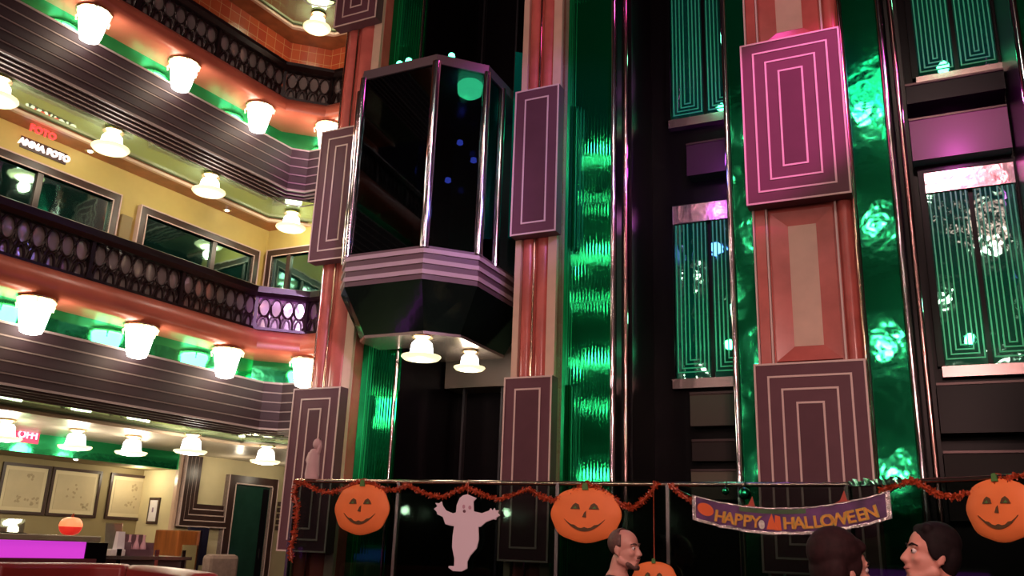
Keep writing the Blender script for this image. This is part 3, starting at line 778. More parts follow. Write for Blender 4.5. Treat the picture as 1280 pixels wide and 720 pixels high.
beam(1.10, 1.72, 2.42, 2.74, -1.32, mat('taupe_beam', (.075, .055, .045), .5, spec=.2), 'taupe beam below the lower door of the middle shaft')
beam(1.10, 1.72, 2.10, 2.30, -1.36, mat('brown_beam', (.025, .015, .014), .5, spec=.2), 'dark brown beam low in the middle shaft, under the taupe one')
beam(1.10, 1.72, 1.75, 2.02, -1.30, mat('beige_box', (.11, .085, .055), .5), 'beige box low in the middle shaft just above the glass rail')
beam(3.22, 4.02, 2.30, 2.72, -1.25, 'black', 'black beam below the lower door of the right-hand shaft')
beam(3.22, 4.02, 1.6, 2.16, -1.3, mat('brown_beam', (.02, .012, .012), .5, spec=.2), 'dark brown beam low in the right-hand shaft')
# bulkhead with two lamps in the left shaft, under the car
beam(-1.50, -.32, 2.86, 3.62, -1.15, mat('grey_bulkhead', (.13, .10, .085), .35), 'grey bulkhead at the back of the left shaft, below the lift car')
for px, py, lb, f in ((527, 437, 'white bell lamp under the glass lift car, the larger left one', 1.0), (587, 455, 'white bell lamp under the glass lift car, the smaller right one', .85)):
    c = at_z(px, py, 2.955); c.z = 3.085
    bell_lamp(c, lb, f, 3, 'lamps under the lift car')
# teal side mirror right of the car
m = MB(); m.hexa([BK(-.47, -.45, 4.2), BK(-.235, -.36, 4.2), BK(-.235, -.40, 4.2), BK(-.47, -.49, 4.2), BK(-.47, -.45, 6.30), BK(-.235, -.36, 6.16), BK(-.235, -.40, 6.16), BK(-.47, -.49, 6.30)])
tag(m.build('shaft_mirror', mirror_mat('teal_mirror', (.05, .55, .45), (.0, .22, .19), .12, .35, .1)), 'teal glass fin between the lift car roof and the middle pilaster', 'mirror panel')

# ------------------------------------------------------------------ glass lift car
CP = [(-1.92, -.20), (-1.92, .23), (-1.72, .45), (-.87, .45), (-.50, .08), (-.50, -1.05), (-1.49, -1.05), (-1.49, -.20)]
car = thing('lift_car', BK(-1.2, 0, 3.08), 'glass lift car with chrome mullions and a striped mauve base, left of the middle pilaster', 'lift')
def poly_ring(o):      # grow outline by o
    n = len(CP); cx = -1.2; out = []
    for i in range(n):
        p0, p1, p2 = Vector(CP[i-1]), Vector(CP[i]), Vector(CP[(i+1) % n])
        e1 = (p1-p0).normalized(); e2 = (p2-p1).normalized()
        n1 = Vector((-e1.y, e1.x)); n2 = Vector((-e2.y, e2.x))
        mm = (n1+n2); mm = mm/mm.dot(n1)
        out.append(p1 + mm*o)
    return out
def car_solid(name, m_, o0, z0, o1, z1, par=car):
    a = poly_ring(o0); b_ = poly_ring(o1); m = MB(); n = len(a)
    A = [m.bm.verts.new(BK(p.x, p.y, z0)) for p in a]; B = [m.bm.verts.new(BK(p.x, p.y, z1)) for p in b_]
    for i in range(n): m.bm.faces.new((A[i], A[(i+1) % n], B[(i+1) % n], B[i]))
    m.bm.faces.new(A[::-1]); m.bm.faces.new(B); return m.build(name, m_, par)
base = car_solid('base', mat('car_base', (.13, .075, .08), .3), .0, 3.55, .0, 3.87)
for i in range(3):
    z = 3.60+.10*i
    car_solid('stripe', mat('car_stripe', (.46, .33, .33), .3), .012, z, .012, z+.042, base)
# tapered underside: shrinks towards a pale rim
def car_loft(name, m_, lo, hi, z0, z1, par=car):
    m = MB(); n = len(hi)
    A = [m.bm.verts.new(BK(*p, z0)) for p in lo]; B = [m.bm.verts.new(BK(*p, z1)) for p in hi]
    for i in range(n): m.bm.faces.new((A[i], A[(i+1) % n], B[(i+1) % n], B[i]))
    m.bm.faces.new(A[::-1]); m.bm.faces.new(B); return m.build(name, m_, par)
LO5 = [(-1.72, -.22), (-1.72, .13), (-1.58, .26), (-.93, .26), (-.68, .02), (-.68, -.9), (-1.40, -.9), (-1.40, -.22)]
car_loft('tapered_underside', mirror_mat('under_glass', (.12, .24, .17), (.008, .014, .01), .08, .55, .05), LO5, CP, 3.12, 3.55)
car_loft('bottom_rim', mat('rim_metal', (.52, .42, .36), .25, .8), [(x, y-.0) for x, y in LO5], [(x, y) for x, y in LO5], 3.09, 3.118)
m = MB()
for z in (4.30,):
    for (a, b_) in zip(CP[1:5], CP[2:5]): m.tube([BK(a[0], a[1]-.05, z), BK(b_[0], b_[1]-.05, z)], .016, 8)
m.build('inner_handrail', 'chrome', car)
ZG0, ZG1 = 3.87, 5.74
for i, (a, b_) in enumerate(zip(CP[0:5], CP[1:5]+[(-.50, -.27)])):
    e = (Vector(b_)-Vector(a)).normalized(); nn = Vector((-e.y, e.x))*-1
    fr = lambda t, o, z, a=a, e=e, nn=nn: BK(a[0]+e.x*t+nn.x*o, a[1]+e.y*t+nn.y*o, z)
    L = (Vector(b_)-Vector(a)).length
    m = MB(); m.box(fr, .02, L-.02, 0.01, .022, ZG0, ZG1); m.build('glass_pane', 'carglass', car)
for (u, d), w in zip(((-1.915, .23), (-1.72, .445), (-.87, .445), (-.505, .08), (-.505, -.27)), (.035, .035, .045, .04, .035)):
    m = MB(); m.tube([BK(u, d, ZG0-.02), BK(u, d, ZG1+.02)], w, 12); m.build('mullion', 'chrome', car, True)
car_solid('top_frame', mat('car_frame', (.30, .22, .26), .25, .7), .01, ZG1, .01, ZG1+.10)
car_solid('roof', 'black', -.06, ZG1+.10, -.30, ZG1+.30)
m = MB(); m.box(BK, -1.45, -.54, -1.0, -.95, ZG0, ZG1); m.build('back_wall', mat('car_back', (.02, .022, .03), .15), car)
m = MB(); m.box(BK, -1.85, -1.47, -.26, -.22, ZG0, ZG1); m.build('side_wall', mat('car_back', (.02, .022, .03), .15), car)
m = MB(); m.lathe([(.11, 0), (.13, -.02), (.12, -.12), (.08, -.15)], BK(-.74, .0, ZG1), 14); m.build('ceiling_lamp', 'greenlamp', car, True)
for u, d, z in ((-1.38, .34, ZG1+.17), (-1.30, .3, ZG1+.21), (-.95, .05, ZG1+.33)):
    m = MB(); m.ball(BK(u, d, z), .035); m.build('roof_light', 'greenlamp', car, True)
# glowing blue bits imitating reflections of blue lights in the car's glass
for i, (px, py) in enumerate(((470, 160), (592, 200), (560, 225), (575, 178))):
    q = on_plane(px, py, BO+BN*-.8, BN)
    m = MB(); m.lathe([(.010, .03), (.03, .02), (.036, -.02), (.012, -.035)], q, 10); m.build('blue_glint', 'blueglint', car, True)

# ------------------------------------------------------------------ glass balustrade with its rail
RZ = 1.72
RP = [Vector((-1.709, 7.33, RZ)), Vector((1.139, 6.20, RZ)), Vector((2.181, 5.64, RZ)), Vector((2.78, 4.68, RZ)), Vector((3.3, 3.85, RZ))]
def rail_seg(px):
    return 0 if px < 835 else (1 if px < 1060 else 2)
def seg_frame(i):
    t = (RP[i+1]-RP[i]).normalized(); n = Vector((t.y, -t.x, 0))   # n towards the camera
    return t, n
def on_rail(px, py, off=0.0, seg=None):
    i = rail_seg(px) if seg is None else seg
    t, n = seg_frame(i); return on_plane(px, py, RP[i]+n*off, n)
r = thing('glass_balustrade', Vector((1.1, 6.2, 0)), 'tall tinted glass balustrade with a slim brass top rail, hung with halloween decorations', 'balustrade')
m = MB(); m.tube(RP, .017, 10); m.build('top_rail', mat('rail_brass', (.72, .60, .46), .16, 1), r, True)
cuts = [(0, .0), (0, .30), (0, .68), (1, 0), (2, 0), (3, 0), (4, 0)]
cp = [RP[0], on_rail(497, 640, 0, 0), on_rail(697, 640, 0, 0), RP[1], RP[2], RP[3], RP[4]]
for a, c in zip(cp, cp[1:]):
    t = (c-a); t.z = 0; L = t.length; t.normalize(); n = Vector((t.y, -t.x, 0))
    fr = lambda x, y, z, a=a, t=t, n=n: Vector((a.x, a.y, 0)) + t*x + n*y + ZV*z
    m = MB(); m.box(fr, .012, L-.012, -.006, .006, .05, RZ-.012); m.build('glass_pane', 'screen', r)
    m = MB(); m.box(fr, -.012, .012, -.02, .02, 0, RZ); m.build('post', mat('post_steel', (.24, .22, .22), .25, .9), r)
    m = MB(); m.box(fr, 0, L, -.04, .04, 0, .08); m.build('shoe_rail', 'black', r)

# garland swags of tinsel
def tinsel(pts, rad, label, name='garland'):
    dense = []
    for a, c in zip(pts, pts[1:]):
        n = max(2, int((c-a).length/.02))
        dense += [a.lerp(c, i/n) for i in range(n)]
    dense.append(pts[-1])
    m = MB(); rd = random.Random(3); m.tube(dense, rad*.45, 6)
    for p in dense:
        for _ in range(7):
            v = Vector((rd.gauss(0, 1), rd.gauss(0, 1), rd.gauss(0, 1))).normalized(); w = v.cross(Vector((rd.random(), rd.random(), rd.random()))).normalized()
            q = p + v*rad*.3; e = p + v*rad*rd.uniform(.9, 1.5)
            m.bm.faces.new([m.bm.verts.new(x) for x in (q-w*.006, q+w*.006, e+w*.004, e-w*.004)])
    return tag(m.build(name, 'garland'), label, 'garland', 'tinsel garlands on the rail')
def swag(px_pts, seg, off=.045):
    out = []
    for (a, c) in zip(px_pts, px_pts[1:]):
        for i in range(5): out.append(on_rail(a[0]+(c[0]-a[0])*i/5, a[1]+(c[1]-a[1])*i/5, off, seg))
    out.append(on_rail(*px_pts[-1], off, seg)); return out
tinsel(swag([(371, 602), (385, 606), (396, 613), (410, 616), (425, 613), (440, 606), (452, 601), (468, 606), (482, 613), (495, 612), (508, 606), (522, 613), (540, 620), (555, 621), (570, 614), (583, 608), (600, 617), (620, 624), (640, 620), (660, 611), (675, 620), (690, 626), (705, 621), (722, 611), (735, 605), (750, 612), (766, 622), (780, 632), (792, 635), (806, 624), (822, 605)], 0), .022,
       'long orange brown tinsel garland looping along the rail behind the left pumpkins')
tinsel(swag([(371, 602), (367, 618), (372, 634), (370, 650), (368, 668), (363, 684), (364, 698)], 0), .026, 'tinsel garland end hanging straight down at the left end of the rail')
tinsel(swag([(838, 606), (850, 617), (864, 626)], 1), .020, 'short tinsel garland left of the lettered banner')
tinsel(swag([(1100, 612), (1122, 607), (1140, 600), (1156, 609), (1172, 618), (1192, 622), (1212, 616), (1232, 610), (1255, 600), (1285, 592)], 2), .020, 'tinsel garland right of the lettered banner, over the right pumpkin')

# card pumpkins
def card_pumpkin(cx, cy, w, h, seg, label, off=.05, tilt=0, tooth=True):
    c = on_rail(cx, cy, off, seg); t, n = seg_frame(seg)
    e = on_rail(cx+w/2, cy, off, seg); s = on_rail(cx-w/2, cy, off, seg); W = (e-s).length/2
    H = (on_rail(cx, cy-h/2, off, seg)-on_rail(cx, cy+h/2, off, seg)).length/2
    ct, st = math.cos(tilt), math.sin(tilt)
    def P(x, y, o=0): return c + t*((x*ct-y*st)*W) + ZV*((x*st+y*ct)*H) + n*o
    r = thing('card_pumpkin', c, label, 'pumpkin decoration', 'card pumpkins on the rail')
    m = MB(); K = 48; rings = []
    for f, o in ((1, -.012), (1, .0), (.93, .012), (.6, .026), (.3, .031)):
        ring = []
        for i in range(K):
            a = 2*PI*i/K; rr = f*(1+.018*math.cos(8*a)) - (.05*math.exp(-((a-PI/2)/.22)**2))*f
            x = rr*math.copysign(abs(math.cos(a))**.9, math.cos(a)); y = rr*math.copysign(abs(math.sin(a))**.95, math.sin(a))
            ring.append(m.bm.verts.new(P(x, y, o)))
        rings.append(ring)
    for A, B in zip(rings, rings[1:]):
        for j in range(K): m.bm.faces.new((A[j], A[(j+1) % K], B[(j+1) % K], B[j]))
    m.bm.faces.new(rings[0][::-1]); m.bm.faces.new(rings[-1]); m.build('body', 'orange', r, True)
    def dome(x, y):
        q = math.hypot(x, y)
        return .031 if q < .3 else (.031-(q-.3)*.0167 if q < .6 else .026-(q-.6)*.0424)
    def ink(name, poly, mt):
        m = MB(); m.prism([P(x, y, dome(x, y)+.007) for x, y in poly], n*-.010); m.build(name, mt, r)
    ink('eye', [(-.40, .18), (-.13, .18), (-.16, .34), (-.25, .40), (-.33, .33)], 'pumpdark'); ink('eye', [(.13, .18), (.42, .18), (.36, .32), (.28, .40), (.19, .34)], 'pumpdark')
    ink('pupil', [(-.33, .20), (-.22, .20), (-.25, .29)], 'pumpgreen'); ink('pupil', [(.22, .20), (.34, .20), (.30, .29)], 'pumpgreen')
    ink('nose', [(-.06, -.10), (.05, -.12), (.05, .12), (.0, .06)], 'pumpdark')
    K2 = 12; up = []; lo = []
    for i in range(K2+1):
        x = -.58+1.16*i/K2; y = -.52+.34*(x/.58)**2
        up.append((x, y+ (.045 if (i % 3 == 0 and tooth and 0 < i < K2) else .0)+.02*(1-abs(x)/.58))); lo.append((x, y-.09*(1-(x/.6)**2)))
    m = MB()
    for i in range(K2): m.prism([P(x, y, dome(x, y)+.007) for x, y in (lo[i], lo[i+1], up[i+1], up[i])], n*-.012)
    m.build('mouth', 'pumpdark', r)
    m = MB(); m.prism([P(x, y, .012) for x, y in ((-.09, .88), (.09, .88), (.06, 1.08), (.02, 1.14), (-.07, 1.12))], n*.012); m.build('stem', 'pumpgreen', r)
    # string up to the rail
    m = MB(); m.tube([P(0, 1.0, .0), Vector((P(0, 1.0, 0).x, P(0, 1.0, 0).y, RZ+.017)), Vector((P(0, 1, 0).x, P(0, 1, 0).y, RZ+.017))-n*off], .004, 5); m.build('hanger', 'garland', r)
card_pumpkin(452, 636, 67, 64, 0, 'smiling orange pumpkin decoration at the left, under the green strip')
card_pumpkin(732, 643, 87, 70, 0, 'toothy orange pumpkin decoration at the middle, beside the bearded man')
card_pumpkin(1250, 637, 86, 80, 2, 'orange pumpkin decoration at the right edge, with a curved grin')
card_pumpkin(818, 725, 56, 48, 0, 'low orange pumpkin decoration at the bottom edge, right of the bearded man', .09)

# ghost
GH = [(470, 155), (510, 172), (535, 182), (512, 205), (515, 272), (570, 286), (620, 268), (632, 250), (642, 268), (658, 248), (664, 268), (690, 264), (680, 284), (697, 302), (674, 316), (668, 333), (650, 328), (600, 348), (562, 382), (546, 380), (549, 470), (535, 530), (490, 582), (470, 622), (470, 670), (430, 690), (370, 686), (338, 662), (342, 650), (378, 652), (380, 600), (364, 520), (368, 440), (378, 376), (350, 372), (318, 362), (300, 312), (262, 294), (258, 276), (238, 256), (262, 238), (248, 214), (275, 217), (293, 203), (302, 236), (322, 266), (370, 287), (391, 280), (396, 230), (416, 182), (440, 162)]
def ghost(name, pts, off, seg, label, mt='ghost', th=.014):
    t, n = seg_frame(seg)
    P = lambda q, o=off: on_rail(q[0], q[1], o, seg)
    c = sum((P(q) for q in pts), Vector())/len(pts)
    r = thing('card_ghost', c, label, 'ghost decoration', 'ghost decorations')
    m = MB(); v = [P(q) for q in pts]; m.prism(v, n*th)
    o = m.build('body', mt, r, bevel=.004)
    return r, P, n
gp = [(500+x/5.54, 590+y/5.54) for x, y in GH]
r, P, n = ghost('ghost', gp, .05, 0, 'white card ghost with both arms raised, hanging on the glass between two pumpkins')
def gk(x, y): return (500+x/5.54, 590+y/5.54)
for nm, cx, cy, w, h in (('eye', 442, 240, 9, 14), ('eye', 484, 246, 10, 14), ('mouth', 446, 272, 10, 11)):
    m = MB(); m.prism([P(gk(cx+w*math.cos(2*PI*i/12), cy+h*math.sin(2*PI*i/12)), .064) for i in range(12)], n*.003); m.build(nm, 'ghostin' if nm == 'mouth' else mat('ghost_eye', (.55, .30, .40), .6), r)
m = MB(); m.tube([P(gk(470, 160), .057), Vector((P(gk(470, 160), .057).x, P(gk(470, 160), .057).y, RZ+.018))], .003, 5); m.build('hanger', 'garland', r)
# little pale figure standing on the rail's left end
q0 = on_rail(389, 603, .0, 0)
r = thing('little_ghost', Vector((q0.x, q0.y, RZ+.012)), 'small pale pinkish ghost figure standing on the left end of the rail', 'ghost decoration', 'ghost decorations')
gm = mat('pale_pink_cloth', (.62, .42, .42), .7, var=.1)
c = Vector((q0.x, q0.y, RZ+.014))
m = MB(); m.lathe([(.055, 0), (.060, .04), (.050, .14), (.048, .2), (.030, .235), (.015, .245)], c, 16); m.build('robe', gm, r, True)
m = MB(); m.ball(c+ZV*.285+Vector((.02, 0, 0)), .038, .036, .046); m.build('head', gm, r, True)
m = MB(); m.tube([c+ZV*.21+BU*.035, c+ZV*.27+BU*.055, c+ZV*.33+BU*.05], [.02, .016, .012], 8); m.tube([c+ZV*.21-BU*.035, c+ZV*.15-BU*.06, c+ZV*.09-BU*.055], [.02, .017, .012], 8); m.build('arms', gm, r, True)

# lettered banner
BA = at_depth(866, 634, 6.00); BM = at_depth(985, 651, 5.58); BB = at_depth(1114, 631, 5.28)
def ban(t, v, o=0):     # t 0..1 along, v -1..1 across
    # quadratic through the three points
    tm = .487
    l0 = (t-tm)*(t-1)/((0-tm)*(0-1)); l1 = t*(t-1)/(tm*(tm-1)); l2 = t*(t-tm)/(1*(1-tm))
    z = BA.z*l0+BM.z*l1+BB.z*l2
    p = Vector((BA.x+(BB.x-BA.x)*t, BA.y+(BB.y-BA.y)*t, 0))
    d = (BB-BA); d.z = 0; d.normalize(); n = Vector((d.y, -d.x, 0))
    dz = 0.004
    return p + ZV*(z+v*.078) + n*o
bd = (BB-BA); bd.z = 0; BLEN = bd.length; bd.normalize(); bn = Vector((bd.y, -bd.x, 0))
r = thing('halloween_banner', ban(.5, 0), 'sagging purple banner with gold lettering and silver foil border', 'banner')
def ban_strip(name, mt, t0, t1, v0, v1, o0, o1, par=r, n=40, jag=0):
    m = MB(); rows = []; rd = random.Random(5)
    for i in range(n+1):
        t = t0+(t1-t0)*i/n; j = rd.uniform(-jag, jag)
        rows.append([m.bm.verts.new(ban(t, v0+j, o0)), m.bm.verts.new(ban(t, v1+j, o0)), m.bm.verts.new(ban(t, v1+j, o1)), m.bm.verts.new(ban(t, v0+j, o1))])
    for A, B in zip(rows, rows[1:]):
        for k in range(4): m.bm.faces.new((A[k], A[(k+1) % 4], B[(k+1) % 4], B[k]))
    m.bm.faces.new(rows[0][::-1]); m.bm.faces.new(rows[-1])
    return m.build(name, mt, par)
foil = mat('silver_foil', (.72, .62, .62), .18, 1, bump=.9, scale=70)
ban_strip('field', mat('purple_field', (.11, .035, .13), .3, var=.5, scale=9), 0, 1, -1, 1, 0, .006)
ban_strip('foil_border', foil, 0, 1, -1.05, -.82, .006, .010, jag=.05); ban_strip('foil_border', foil, 0, 1, .93, 1.04, .006, .010, jag=.03)
ban_strip('foil_border', foil, 0, .022, -1, 1, .006, .010, n=2); ban_strip('foil_border', foil, .978, 1, -1, 1, .006, .010, n=2)
ban_strip('green_hills', mat('green_print', (.06, .12, .05), .4, var=.3), .26, .60, .55, .9, .0062, .0085)
gold = mat('gold_lettering', (.72, .33, .06), .35, .35, var=.25, scale=30)
gold2 = mat('yellow_outline', (.50, .36, .06), .4)
txt = 'HAPPY HALLOWEEN'
slots = [.155, .205, .253, .30, .345, None, .515, .565, .61, .655, .703, .757, .815, .862, .91]
for ch, t in zip(txt, slots):
    if t is None: continue
    p0 = ban(t, -.22, .011); xa = (ban(t+.01, -.22)-ban(t-.01, -.22)).normalized(); ya = bn.cross(xa)*1
    ya = ZV - xa*ZV.dot(xa)
    for nm, sz, mt_, o in (('letter_outline', .104, gold2, 0), ('letter', .094, gold, .003)):
        me = text_mesh(ch, sz, .002, True)
        if nm == 'letter': lo_ = letter_obj(nm, me, mt_, p0+bn*o, xa, ya, r)
        else:
            for v in me.vertices: v.co.x *= 1.12
            letter_obj(nm, me, mt_, p0, xa, ya, r)
pk = mat('print_orange', (.75, .13, .03), .4)
m = MB(); m.prism([ban(.075+.045*math.cos(a), .12+.52*math.sin(a), .009) for a in [2*PI*i/20 for i in range(20)]], bn*.003); m.build('printed_pumpkin', pk, r)
m = MB(); m.prism([ban(.40+x, y, .009) for x, y in ((0, -.7), (.055, -.7), (.04, -.1), (.028, .55), (.012, .0))], bn*.003); m.build('printed_flame', pk, r)
m = MB(); m.prism([ban(.44+x, y, .008) for x, y in ((.0, -.75), (.035, -.75), (.03, .35), (.005, .45))], bn*.002); m.build('printed_figure', pk, r)
m = MB(); m.prism([ban(.375+.016*math.cos(a), -.35+.36*math.sin(a), .009) for a in [2*PI*i/14 for i in range(14)]], bn*.003); m.build('printed_ghost', mat('print_white', (.65, .62, .55), .4, var=.4, scale=40), r)
for t0, h in ((.33, .95), (.79, 1.0)):
    m = MB(); m.prism([ban(t0+x, y, .004) for x, y in ((-.06, h), (.05, h-.05), (.012, h+.12), (0, h+.9), (-.022, h+.2))], bn*.004); m.build('card_hat', mat('hat_red', (.42, .06, .035), .5), r)
m = MB(); m.tube([ban(0, .9, .004), on_rail(836, 606, .0, 1)], .003, 5); m.tube([ban(1, .9, .004), on_rail(1137, 600, .0, 2)], .003, 5); m.build('string', 'chrome', r)
# shiny green balls and foil tassels clipped beside the banner
gb = mat('green_foil', (.02, .55, .22), .12, 1)
def bauble(px, py, rad, seg, lb, mt=gb):
    c = on_rail(px, py, .05, seg)
    t = thing('bauble', c, lb, 'ornament', 'foil ornaments beside the banner')
    m = MB(); m.ball(c, rad, seg=16, rings=10); m.build('ball', mt, t, True)
    m = MB(); m.tube([c+ZV*rad*.95, Vector((c.x, c.y, RZ+.016))-seg_frame(seg)[1]*.03], .004, 6); m.build('hook', 'chrome', t)
bauble(931, 617, .042, 1, 'shiny green ornament above the left half of the banner, the larger one')
bauble(907, 614, .026, 1, 'shiny green ornament above the left end of the banner, the smaller one')
def tassel(px0, py0, px1, py1, seg, lb, mt):
    a = on_rail(px0, py0, .05, seg); c = on_rail(px1, py1, .05, seg); t = (c-a); n = seg_frame(seg)[1]
    m = MB(); rd = random.Random(int(px0)); k = 14
    for i in range(k):
        q = a+t*(i/k); w = t*(1.1/k)
        h = ZV*rd.uniform(.03, .05)
        m.prism([q, q+w, q+w+h*.9+n*rd.uniform(-.01, .02), q+h+n*rd.uniform(-.01, .02)], n*.003)
    tag(m.build('foil_ribbon', mt), lb, 'ribbon', 'foil ribbons on the rail')
tassel(1062, 608, 1128, 605, 2, 'green and silver foil ribbon along the rail above the right end of the banner', mat('green_silver_foil', (.28, .72, .48), .16, 1, bump=.6, scale=40))

# ------------------------------------------------------------------ people
def capsule(bm, a, b_, ra, rb, k=14):
    d = b_-a; L = d.length; t = d.normalized() if L > 1e-6 else ZV
    x = t.cross(Vector((.3, .8, .5))).normalized(); y = t.cross(x)
    rings = []
    for i in range(5):
        ang = -PI/2+PI/2*i/4*.999; rings.append((a+t*(ra*math.sin(ang)), ra*math.cos(ang)))
    for i in range(5):
        ang = PI/2*i/4*.999; rings.append((b_+t*(rb*math.sin(ang)), rb*math.cos(ang)))
    V = [[bm.verts.new(c+(x*math.cos(2*PI*j/k)+y*math.sin(2*PI*j/k))*max(r_, .0008)) for j in range(k)] for c, r_ in rings]
    for A, B in zip(V, V[1:]):
        for j in range(k): bm.faces.new((A[j], A[(j+1) % k], B[(j+1) % k], B[j]))
    bm.faces.new(V[0][::-1]); bm.faces.new(V[-1])
def remesh(bm, vox, name, m_, parent, mw, smooth=6):
    bmesh.ops.recalc_face_normals(bm, faces=bm.faces[:])
    me = bpy.data.meshes.new('tmp'); bm.to_mesh(me); bm.free()
    o = bpy.data.objects.new('tmp', me); COL.objects.link(o)
    md = o.modifiers.new('r', 'REMESH'); md.mode = 'VOXEL'; md.voxel_size = vox
    if smooth: ms = o.modifiers.new('s', 'SMOOTH'); ms.iterations = smooth; ms.factor = .5
    dg = bpy.context.evaluated_depsgraph_get()
    out = bpy.data.meshes.new_from_object(o.evaluated_get(dg)); out.name = name
    bpy.data.objects.remove(o)
    for p in out.polygons: p.use_smooth = True
    out.materials.clear(); out.materials.append(MT[m_] if isinstance(m_, str) else m_)
    out.transform(mw)
    q = bpy.data.objects.new(name, out); COL.objects.link(q); set_parent(q, parent); return q
def ell(bm, c, r3, rot=None, seg=20, rings=14):
    mm = Matrix.Translation(c) @ (rot.to_4x4() if rot else Matrix()) @ Matrix.Diagonal((*r3, 1))
    return bmesh.ops.create_uvsphere(bm, u_segments=seg, v_segments=rings, radius=1, matrix=mm)['verts']
V3 = Vector
def person(head_px, D, yaw, label, skin, hair_m, style, cloth_m, tilt=0, scale=1.0):
    # local frame: +Y is where the body faces, z up, head centre at HZ
    HZ = 1.28*scale
    c = at_depth(*head_px, D)
    base = V3((c.x, c.y, c.z-HZ)); gz = base.z
    root = thing('person', V3((c.x, c.y, 0)), label, 'person')
    MW = Matrix.Translation(V3((c.x, c.y, gz))) @ Matrix.Rotation(yaw, 4, 'Z') @ Matrix.Diagonal((scale, scale, scale, 1))
    lift = -gz/scale            # local z of the floor
    HR = Matrix.Rotation(tilt, 3, 'X')
    HC = V3((0, .02, 1.28))
    H = lambda x, y, z: HC + HR @ V3((x, y, z))
    sit = .47 if lift < .2 else .47+lift*.0
    seat = lift + .47
    b = bmesh.new()
    # head
    ell(b, H(0, -.005, .045), (.074, .094, .084), HR); ell(b, H(0, .02, -.02), (.062, .075, .085), HR)
    ell(b, H(0, .045, -.078), (.043, .045, .034), HR); capsule(b, H(-.045, .0, -.06), H(-.018, .07, -.092), .028, .022); capsule(b, H(.045, .0, -.06), H(.018, .07, -.092), .028, .022)
    capsule(b, H(0, .088, .022), H(0, .112, -.022), .009, .0135); ell(b, H(-.012, .1, -.027), (.009, .011, .008)); ell(b, H(.012, .1, -.027), (.009, .011, .008))
    capsule(b, H(-.042, .075, .034), H(.042, .075, .034), .013, .013)
    ell(b, H(-.036, .07, -.018), (.022, .018, .018)); ell(b, H(.036, .07, -.018), (.022, .018, .018))
    capsule(b, H(-.018, .094, -.052), H(.018, .094, -.052), .008, .008); capsule(b, H(-.014, .092, -.065), H(.014, .092, -.065), .009, .009)
    for s in (-1, 1):
        ell(b, H(s*.077, -.012, .0), (.009, .020, .033), HR @ Matrix.Rotation(s*.35, 3, 'Z')); ell(b, H(s*.076, -.006, -.026), (.008, .011, .013), HR)
    # neck and trunk
    capsule(b, H(0, -.03, -.06), V3((0, -.035, 1.10)), .054, .062); capsule(b, V3((0, -.03, 1.10)), V3((0, -.03, 1.06)), .08, .09)
    for s in (-1, 1): capsule(b, V3((s*.05, -.035, 1.09)), V3((s*.165, -.03, 1.05)), .055, .062)
    pz = seat+.10
    for s in (-1, 1):
        capsule(b, V3((s*.07, -.02, 1.0)), V3((s*.05, -.03, .78)), .115, .10); capsule(b, V3((s*.05, -.03, .80)), V3((s*.07, -.02, pz)), .10, .115)
        sh, el, wr = V3((s*.185, -.03, 1.04)), V3((s*.235, .03, .78)), V3((s*.13, .26, .70))
        capsule(b, sh, el, .054, .042); capsule(b, el, wr, .042, .028)
        d = (wr-el).normalized(); side = V3((-s, 0, 0)); pm = wr+d*.045
        capsule(b, wr, pm+d*.02, .027, .024); capsule(b, pm+V3((.018, 0, 0)), pm+d*.035+V3((.022, 0, 0)), .018, .015); capsule(b, pm+V3((-.018, 0, 0)), pm+d*.035+V3((-.022, 0, 0)), .018, .015)
        for i, (ox, ln) in enumerate(((-.033, .060), (-.011, .072), (.011, .068), (.033, .052))):
            k0 = pm+d*.045+V3((ox, 0, 0)); k1 = k0+(d*.8+V3((0, 0, -.45))).normalized()*ln*.5; k2 = k1+(d*.35+V3((0, 0, -.9))).normalized()*ln*.5
            capsule(b, k0, k1, .0098, .0088, 8); capsule(b, k1, k2, .0088, .0075, 8)
        t0 = pm+side*.022; t1 = t0+side*.026+d*.02; t2 = t1+side*.006+d*.028+V3((0, 0, -.008))
        capsule(b, t0, t1, .012, .0105, 8); capsule(b, t1, t2, .0105, .009, 8)
        hp, kn, an = V3((s*.09, .0, pz-.015)), V3((s*.12, .42, pz-.01)), V3((s*.12, .44, lift+.09))
        capsule(b, hp, kn, .088, .060); capsule(b, kn, an, .056, .038); capsule(b, an+V3((0, -.02, -.045)), an+V3((s*.02, .15, -.055)), .036, .028)
    remesh(b, .0075, 'body', skin, root, MW, 5)
    # clothes
    b = bmesh.new()
    capsule(b, V3((0, -.03, 1.085)), V3((0, -.03, 1.04)), .078, .10)
    for s in (-1, 1):
        capsule(b, V3((s*.055, -.035, 1.082)), V3((s*.165, -.03, 1.045)), .060, .074)
        capsule(b, V3((s*.07, -.02, 1.0)), V3((s*.05, -.03, .78)), .128, .114); capsule(b, V3((s*.05, -.03, .80)), V3((s*.07, -.02, pz-.02)), .114, .128)
        sh, el, wr = V3((s*.185, -.03, 1.04)), V3((s*.235, .03, .78)), V3((s*.13, .26, .70))
        capsule(b, sh, el, .068, .056); capsule(b, el, el.lerp(wr, .8), .056, .045)
    remesh(b, .011, 'shirt', cloth_m, root, MW, 4)
    b = bmesh.new()
    for s in (-1, 1):
        hp, kn, an = V3((s*.09, .0, pz-.015)), V3((s*.12, .42, pz-.01)), V3((s*.12, .44, lift+.10))
        capsule(b, hp, kn, .102, .074); capsule(b, kn, an, .072, .055)
    remesh(b, .012, 'trousers', 'cloth', root, MW, 4)
    b = bmesh.new()
    for s in (-1, 1):
        an = V3((s*.12, .44, lift+.09)); capsule(b, an+V3((0, -.03, -.045)), an+V3((s*.02, .16, -.052)), .043, .036)
    remesh(b, .011, 'shoes', 'black', root, MW, 3)
